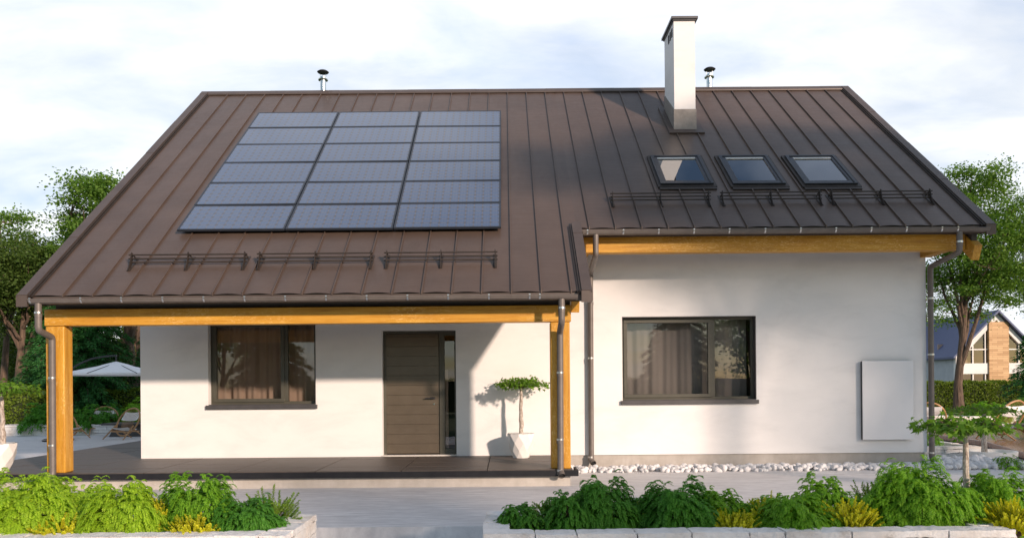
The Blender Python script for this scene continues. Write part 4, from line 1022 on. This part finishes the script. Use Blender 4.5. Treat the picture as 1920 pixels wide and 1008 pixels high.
# low garden walls at the back
planter('garden_wall_planter', -16.6, -8.0, 25.6, 26.6, -.02, .34, 'low white stone planter behind the hoop chairs', 12, .2)
planter('garden_wall_planter', 13.2, 20.0, 24.5, 25.4, -.02, .42, 'low white stone planter behind the deck', 13, .2)
for i, (x, y, w, h, mt) in enumerate([(-13.6, 26.2, .9, .75, 'leaf_deep_shaded'), (-12.1, 26.2, .8, .9, 'leaf_mid'), (-11.0, 26.3, .7, .8, 'leaf_deep_shaded'), (-15.2, 26.2, .9, .8, 'leaf_deep_shaded'), (15.2, 25.0, .7, .6, 'leaf_mid'), (16.4, 25.0, .8, .7, 'leaf_mid')]):
    g = np.random.default_rng(200 + i); lb = ['dark low shrub in the left back planter', 'light low shrub behind the parasol chairs', 'dark low shrub near the house in the back planter', 'dark low shrub at the far left of the back planter', 'low green shrub behind the deck', 'low green shrub at the right end behind the deck'][i]
    r = thing('garden_shrub', (x, y, .25), lb, 'shrub'); q = frond_quads(w, h, 420, g, .10, .018, 7); np_quads('foliage', q + np.array((x, y, .25)), mt, r)

# ------------------------------------------------------------------ hedges
def hedge(x0, x1, y0, y1, h, label, seed, dens=620):
    g = np.random.default_rng(seed); o = thing('hedge', ((x0 + x1) / 2, y0, -.02), label, 'hedge')
    MB().box(x0 + .12, x1 - .12, y0 + .12, y1 - .12, -.02, h - .12).build('stems', 'hedge_core', o)
    A = (x1 - x0) * h; n = int(A * dens); P1 = np.stack([g.uniform(x0, x1, n), y0 + np.abs(g.normal(0, .07, n)), g.uniform(0, h, n)], 1)
    n2 = int((x1 - x0) * (y1 - y0) * dens * .8); P2 = np.stack([g.uniform(x0, x1, n2), g.uniform(y0, y1, n2), h - np.abs(g.normal(0, .05, n2))], 1)
    n3 = int((y1 - y0) * h * dens); P3 = np.stack([np.where(g.random(n3) < .5, x0, x1), g.uniform(y0, y1, n3), g.uniform(0, h, n3)], 1)
    P = np.concatenate([P1, P2, P3]); P += .05 * np.sin(P[:, [1, 0, 0]] * 4.0)
    D = nrm(g.normal(0, 1, P.shape) + np.array([0, -.3, .5])); w = nrm(np.cross(D, g.normal(0, 1, P.shape)))
    q = blades(P, D, w, g.uniform(.07, .13, len(P)), g.uniform(.022, .038, len(P))); np_quads('foliage', q, 'leaf_hedge', o)
hedge(-26, -15.7, 27.6, 28.6, 1.40, 'long clipped hedge in sunlight behind the left terrace', 1)
hedge(-15.6, -8.5, 29.4, 30.4, 1.45, 'shaded clipped hedge behind the parasol', 4)
hedge(17.5, 34, 38.0, 39.2, 1.46, 'clipped hedge in front of the neighbouring house', 2)
hedge(-14, 26, -17.5, -16.5, 1.9, 'clipped hedge across the street, seen mirrored in the windows', 3, 60)

# ------------------------------------------------------------------ trees
def tree_mesh(loc, H, r0, fork, crown_c, crown_r, seed, mat, label, nclump=90, nleaf=220, lsize=.085, clump_r=.55, bark='bark_brown', limbs=9, group='garden trees', name='broadleaf_tree', flat=.45):
    g = np.random.default_rng(seed); o = thing(name, loc, label, 'tree', group); Lc = np.array(loc, float)
    cc = np.array(crown_c, float); cr_ = np.array(crown_r, float)          # relative to loc
    m = MB(); tr = []; n = 8
    top = np.array([cc[0] * .9, cc[1], H * .9])
    for i in range(n + 1):
        t_ = i / n; p = top * np.array([t_ ** 1.3, t_ ** 1.3, t_]) + np.array([.10 * math.sin(t_ * 7 + seed), .10 * math.cos(t_ * 5 + seed), 0]) * (t_ > 0); tr.append(p)
    rs = [r0 * (1.25 if i == 0 else 1.0 - .93 * (i / n) ** .9) for i in range(n + 1)]
    m.tube([tuple(Lc + p) for p in tr], rs, 10); tr = np.array(tr)
    # clump centres in an uneven ellipsoid shell
    K = []
    while len(K) < nclump:
        d = g.normal(0, 1, 3); d /= np.linalg.norm(d); q = g.uniform(.35, 1.0) ** .6 * (1 + .14 * math.sin(d[0] * 5 + seed) + .1 * math.sin(d[2] * 7 + d[1] * 4))
        p = cc + d * cr_ * q
        if p[2] > fork * .8: K.append(p)
    K = np.array(K)
    limb_pts = []
    for k in range(limbs):
        a = 2 * math.pi * k / limbs * 1.6 + g.normal(0, .3); h0 = fork + (H * .72 - fork) * (k / limbs) ** 1.1; i = h0 / (H * .9) * n; i0 = int(min(n - 1, i)); s = tr[i0] + (tr[i0 + 1] - tr[i0]) * (i - i0)
        e = cc + np.array([math.cos(a) * cr_[0] * .72, math.sin(a) * cr_[1] * .72, cr_[2] * g.uniform(-.45, .6)]); e[2] = max(e[2], s[2] + .5)
        c1_ = s * .6 + e * .4; c1_[2] = s[2] * .55 + e[2] * .45 - .1; pts = []
        for j in range(7):
            u = j / 6; pts.append(s * (1 - u) ** 2 + c1_ * 2 * u * (1 - u) + e * u * u + g.normal(0, .05, 3) * (0 < j < 6))
        rb_ = r0 * (.52 - .3 * k / limbs); m.tube([tuple(Lc + p) for p in pts], [rb_ * (1 - .85 * j / 6) for j in range(7)], 7, cap=False); limb_pts += pts[2:]
    limb_pts = np.array(limb_pts + list(tr[4:]))
    for c in K:
        dd = np.linalg.norm(limb_pts - c, axis=1) + np.where(limb_pts[:, 2] > c[2], 1.5, 0); s = limb_pts[dd.argmin()]
        mid = (s + c) / 2 + np.array([0, 0, -.08]) + g.normal(0, .06, 3); m.tube([tuple(Lc + s), tuple(Lc + mid), tuple(Lc + c)], [r0 * .10, r0 * .06, .012], 4, cap=False)
    m.build('trunk', bark, o, fix=False)
    cr1 = clump_r * g.uniform(.65, 1.25, nclump); P = K[:, None, :] + g.normal(0, 1, (nclump, nleaf, 3)) * (cr1[:, None, None] * np.array([.55, .55, flat * .55]))
    P[..., 2] -= .10 * (((P[..., :2] - K[:, None, :2]) ** 2).sum(-1)) / cr1[:, None]
    P = P.reshape(-1, 3) + Lc
    D = nrm(g.normal(0, 1, P.shape) * np.array([1, 1, .55]) + np.array([0, 0, -.15])); w = nrm(np.cross(D, np.array([0, 0, 1.0]) + g.normal(0, .5, P.shape)))
    w = nrm(np.cross(D, nrm(np.array([0, 0, 1.0]) + g.normal(0, .55, P.shape))))
    s_ = lsize * g.uniform(.7, 1.4, len(P)); np_quads('crown', blades(P, D, w, s_, s_ * .38), mat, o); return o
def conifer(loc, H, rad, seed, label, mat='leaf_conifer', group='dark conifers behind the terrace', z0=.3, nb=150, lsize=.14):
    g = np.random.default_rng(seed); o = thing('conifer_tree', loc, label, 'tree', group); L = np.array(loc, float); m = MB()
    m.tube([(loc[0], loc[1], loc[2]), (loc[0], loc[1], loc[2] + H)], [H * .022, .02], 8); Q = []
    for k in range(nb):
        t_ = (k + g.random()) / nb; z = z0 + (H - z0) * t_; a = k * 2.4 + g.normal(0, .3); ln = rad * (1 - t_) ** .8 * g.uniform(.75, 1.1) + .15
        n = max(4, int(ln * 9)); u = np.linspace(.08, 1, n); o_ = np.array([math.cos(a), math.sin(a), 0]); P = np.array([0, 0, z]) + o_ * (u * ln)[:, None]; P[:, 2] += ln * (.12 * u - .38 * u * u)
        m.tube([tuple(L + (0, 0, z)), tuple(L + P[n // 2]), tuple(L + P[-1])], [.035 * (1.1 - t_), .02, .006], 4, cap=False)
        nn = n * 26; i = g.integers(0, n, nn); p = P[i] + g.normal(0, .05, (nn, 3)); sd_ = np.cross(o_, [0, 0, 1.0]); s = g.choice([-1, 1], nn)[:, None]
        D = nrm(sd_ * s * g.uniform(.3, 1, (nn, 1)) + o_ * .7 + np.array([0, 0, -.45]) + g.normal(0, .2, (nn, 3))); p = p + sd_ * s * g.uniform(0, .22, (nn, 1)) * (1.2 - u[i])[:, None] * min(1.6, ln)
        w = nrm(np.cross(D, nrm(np.array([0, 0, 1.0]) + g.normal(0, .4, (nn, 3))))); Q.append(blades(p + L, D, w, g.uniform(.6, 1.3, nn) * lsize, np.full(nn, lsize * .16)))
    m.build('trunk', 'bark_brown', o, fix=False); np_quads('crown', np.concatenate(Q), mat, o); return o

# right: big spreading tree and a second one behind
tr1 = tree_mesh((20.05, 35, 0), 11.8, .21, 1.9, (.75, 0, 7.9), (2.45, 2.4, 3.7), 5, 'leaf_tree', 'tall open tree with spreading limbs right of the house', 140, 380, .10, .70, limbs=13)
tree_mesh((31.2, 47, 0), 11.0, .25, 4.6, (.3, 0, 8.4), (2.8, 2.4, 2.8), 6, 'leaf_tree', 'tree behind the tall open tree at the right edge', 100, 200, .12, .85)
tree_mesh((38.0, 76, 0), 13, .30, 5, (0, 0, 9.6), (4.5, 4.0, 3.6), 16, 'leaf_tree_dark', 'distant tree over the roof of the neighbouring house', 100, 200, .16, 1.1)
conifer((20.6, 31, 0), 3.3, 1.0, 7, 'slim conifer cut by the right picture edge, beside the hedge', nb=60)
# left: trees seen over and under the porch roof
tree_mesh((-17.3, 37, 0), 11.6, .30, 3.4, (-1.1, 0, 8.5), (2.5, 2.4, 3.2), 21, 'leaf_tree', 'tree whose crown shows over the left slope of the roof', 170, 300, .12, .80)
tree_mesh((-21.5, 35, 0), 8.6, .24, 1.9, (-.1, 0, 6.3), (2.2, 2.2, 2.0), 22, 'leaf_tree_dark', 'forked tree left of the porch behind the sunlit hedge', 130, 280, .12, .75)
tree_mesh((-24.5, 38.5, 0), 10.9, .22, 4.0, (.0, 0, 8.8), (1.5, 1.5, 1.9), 23, 'leaf_tree', 'airy tree at the left edge of the picture', 36, 200, .12, .75)
tree_mesh((-27.5, 46, 0), 9.5, .28, 2.0, (.2, 0, 5.4), (4.2, 3, 4.0), 24, 'leaf_tree_dark', 'dark tree far back at the left edge', 110, 200, .14, 1.0)
tree_mesh((-22.0, 47, 0), 9.0, .28, 2.0, (.2, 0, 5.0), (3.8, 3, 3.6), 25, 'leaf_tree_dark', 'dark tree filling the gap behind the forked tree', 110, 200, .14, 1.0)
tree_mesh((-15.2, 33.0, 0), 7.6, .26, 4.2, (.0, 0, 6.2), (2.0, 1.8, 1.6), 26, 'leaf_tree_dark', 'tree with a thick trunk beside the house wall, behind the conifers', 60, 180, .11, .7)
conifer((-15.9, 29.8, 0), 6.4, 2.6, 31, 'dark green conifer behind the parasol', nb=210)
conifer((-18.6, 33.5, 0), 6.8, 2.6, 32, 'dark conifer between the forked tree and the parasol conifer', nb=170)
conifer((-13.2, 31.8, 0), 6.0, 2.4, 33, 'dark conifer nearest the house wall behind the parasol', nb=170)
# far-off wood beyond the gardens, left of the house
g_ = np.random.default_rng(77); nW = 60000
xw = g_.uniform(-75, -18, nW); yw_ = g_.uniform(62, 72, nW); hw_ = 6.0 + 1.6 * np.sin(xw * .6) + 1.1 * np.sin(xw * 1.7 + 1); zw = hw_ * g_.random(nW) ** .8
Pw = np.stack([xw + g_.normal(0, .4, nW), yw_, zw], 1); Dw = nrm(g_.normal(0, 1, Pw.shape)); Ww = nrm(np.cross(Dw, g_.normal(0, 1, Pw.shape)))
ow = np_quads('distant_wood', blades(Pw, Dw, Ww, g_.uniform(.35, .65, nW), g_.uniform(.12, .22, nW)), 'leaf_tree_dark'); tag(ow, 'distant dark wood beyond the hedge on the left', None, None, 'stuff')
# behind the viewer: the trees that shade the right half of the front and show in the panes
gS = 'trees on the sunny side of the garden'
shA = tree_mesh((17.4, 0, 0), 13.4, .30, 5.6, (0, 0, 10.3), (3.0, 2.8, 2.4), 41, 'leaf_tree', 'broad high crowned garden tree that shades the skylights', 100, 240, .15, .8, group=gS)
tree_mesh((14.0, .6, 0), 12.8, .26, 5.5, (.0, 0, 10.4), (2.5, 2.4, 2.0), 43, 'leaf_tree', 'tall garden tree that shades the eaves above the right window', 70, 230, .15, .8, group=gS)
tree_mesh((24.3, -8.0, 0), 13.4, .26, 6.4, (0, 0, 10.0), (3.0, 2.4, 3.0), 45, 'leaf_tree', 'thin open garden tree that half shades the right wall', 70, 95, .14, .8, group=gS)
tree_mesh((11.0, -7.0, 0), 7.4, .20, 2.6, (0, 0, 5.2), (1.8, 1.8, 1.9), 44, 'leaf_tree', 'smaller garden tree shading the middle of the path', 60, 60, .14, .7, group=gS)
dup(shA, (22.0, -1.8, 0), 1.4, 'second broad garden tree shading the right corner', None, 1.0)
gT = 'trees across the street'
conifer((9.0, -13.2, 0), 8.5, 2.3, 42, 'conifer across the street mirrored in the wide right pane', 'leaf_tree_dark', gT, .9, 150, .20)
tree_mesh((13.0, -13.5, 0), 6.8, .14, 1.0, (-.4, 0, 4.3), (2.2, 1.8, 2.0), 52, 'leaf_tree', 'low branching street tree mirrored in the narrow right pane', 45, 90, .16, .7, group=gT)
conifer((-12.6, -13.4, 0), 7.5, 2.5, 53, 'conifer across the street mirrored in the porch window', 'leaf_tree_dark', gT, 1.0, 150, .20)
tree_mesh((-15.4, -14.5, 0), 7.2, .16, 1.4, (0, 0, 4.6), (2.2, 1.8, 2.2), 54, 'leaf_tree', 'street tree mirrored beside the porch window conifer', 50, 90, .16, .7, group=gT)

# ------------------------------------------------------------------ neighbouring house
YH = 60.0
gx, gz = at(1868, 581, YH); ex, ez = at(1786, 666, YH); hwid = gx - ex
nh = thing('neighbour_house', (gx, YH, 0), 'neighbouring gabled house with blue slate roof and glazed front', 'house')
x0, x1 = gx - hwid + .25, gx + hwid - .25; dep = 12
sl_ = (gz - ez) / hwid
m = MB(); m.box(x0, x0 + .45, YH, YH + .3, 0, ez - .05).box(x1 - .45, x1, YH, YH + .3, 0, ez - .05)
m.box(x0 + .45, x1 - .45, YH, YH + .3, 2.05, 2.85)
m.prism([(x0, ez - .05), (x0 + .55, ez - .05), (gx, gz - .75), (gx, gz - .2)], 1, YH + .0, YH + .3)
m.prism([(x1, ez - .05), (gx, gz - .2), (gx, gz - .75), (x1 - .55, ez - .05)], 1, YH + .0, YH + .3)
m.build('front_frame', 'stucco', nh)
m = MB(); m.box(x0, x0 + .2, YH + .3, YH + dep, 0, ez - .1).box(x1 - .2, x1, YH + .3, YH + dep, 0, ez - .1).box(x0, x1, YH + dep - .2, YH + dep, 0, ez); m.build('side_wall', 'grey_wall', nh)
m = MB()
for s in (-1, 1):
    q = [(gx, gz), (gx + s * (hwid + .1), ez - .1 * sl_), (gx + s * (hwid + .1), ez - .1 * sl_ - .16), (gx, gz - .18)]
    m.prism(q, 1, YH - .35, YH + dep)
m.build('roof', 'slate_blue', nh)
tcw = at(1853, 650, YH)[0], at(1890, 650, YH)[0]
MB().box(tcw[0], tcw[1], YH - .12, YH + .2, 0, gz - .9).build('timber_column', 'far_timber', nh)
m = MB()
for xx in (x0 + 1.35, x0 + 2.3, x1 - 1.35, x1 - .6):
    top_ = min(gz - .7, gz - .75 - abs(xx - gx) * sl_ + .3); m.box(xx - .04, xx + .04, YH + .08, YH + .16, 0, max(2.9, top_))
for zz in (3.9,): m.box(x0 + .45, x1 - .45, YH + .07, YH + .17, zz - .04, zz + .04)
m.build('window_bars', 'pot_white', nh)
m = MB(); m.add([(x0 + .4, YH + .2, 0), (x1 - .4, YH + .2, 0), (x1 - .4, YH + .2, ez - .1), (gx, YH + .2, gz - .6), (x0 + .4, YH + .2, ez - .1)], [(0, 1, 2, 3, 4)])
m.build('window_glazing', 'far_glass' if 'far_glass' in M else 'window_glass', nh, smooth=0, fix=False)
MB().box(x0 + .3, x1 - .3, YH + 3, YH + 3.1, 0, ez + 1).build('inner_wall', 'curtain', nh)
MB().box(x0 + .2, x1 - .2, YH + .3, YH + dep, 2.6, 2.7).build('upper_floor', 'soffit', nh)
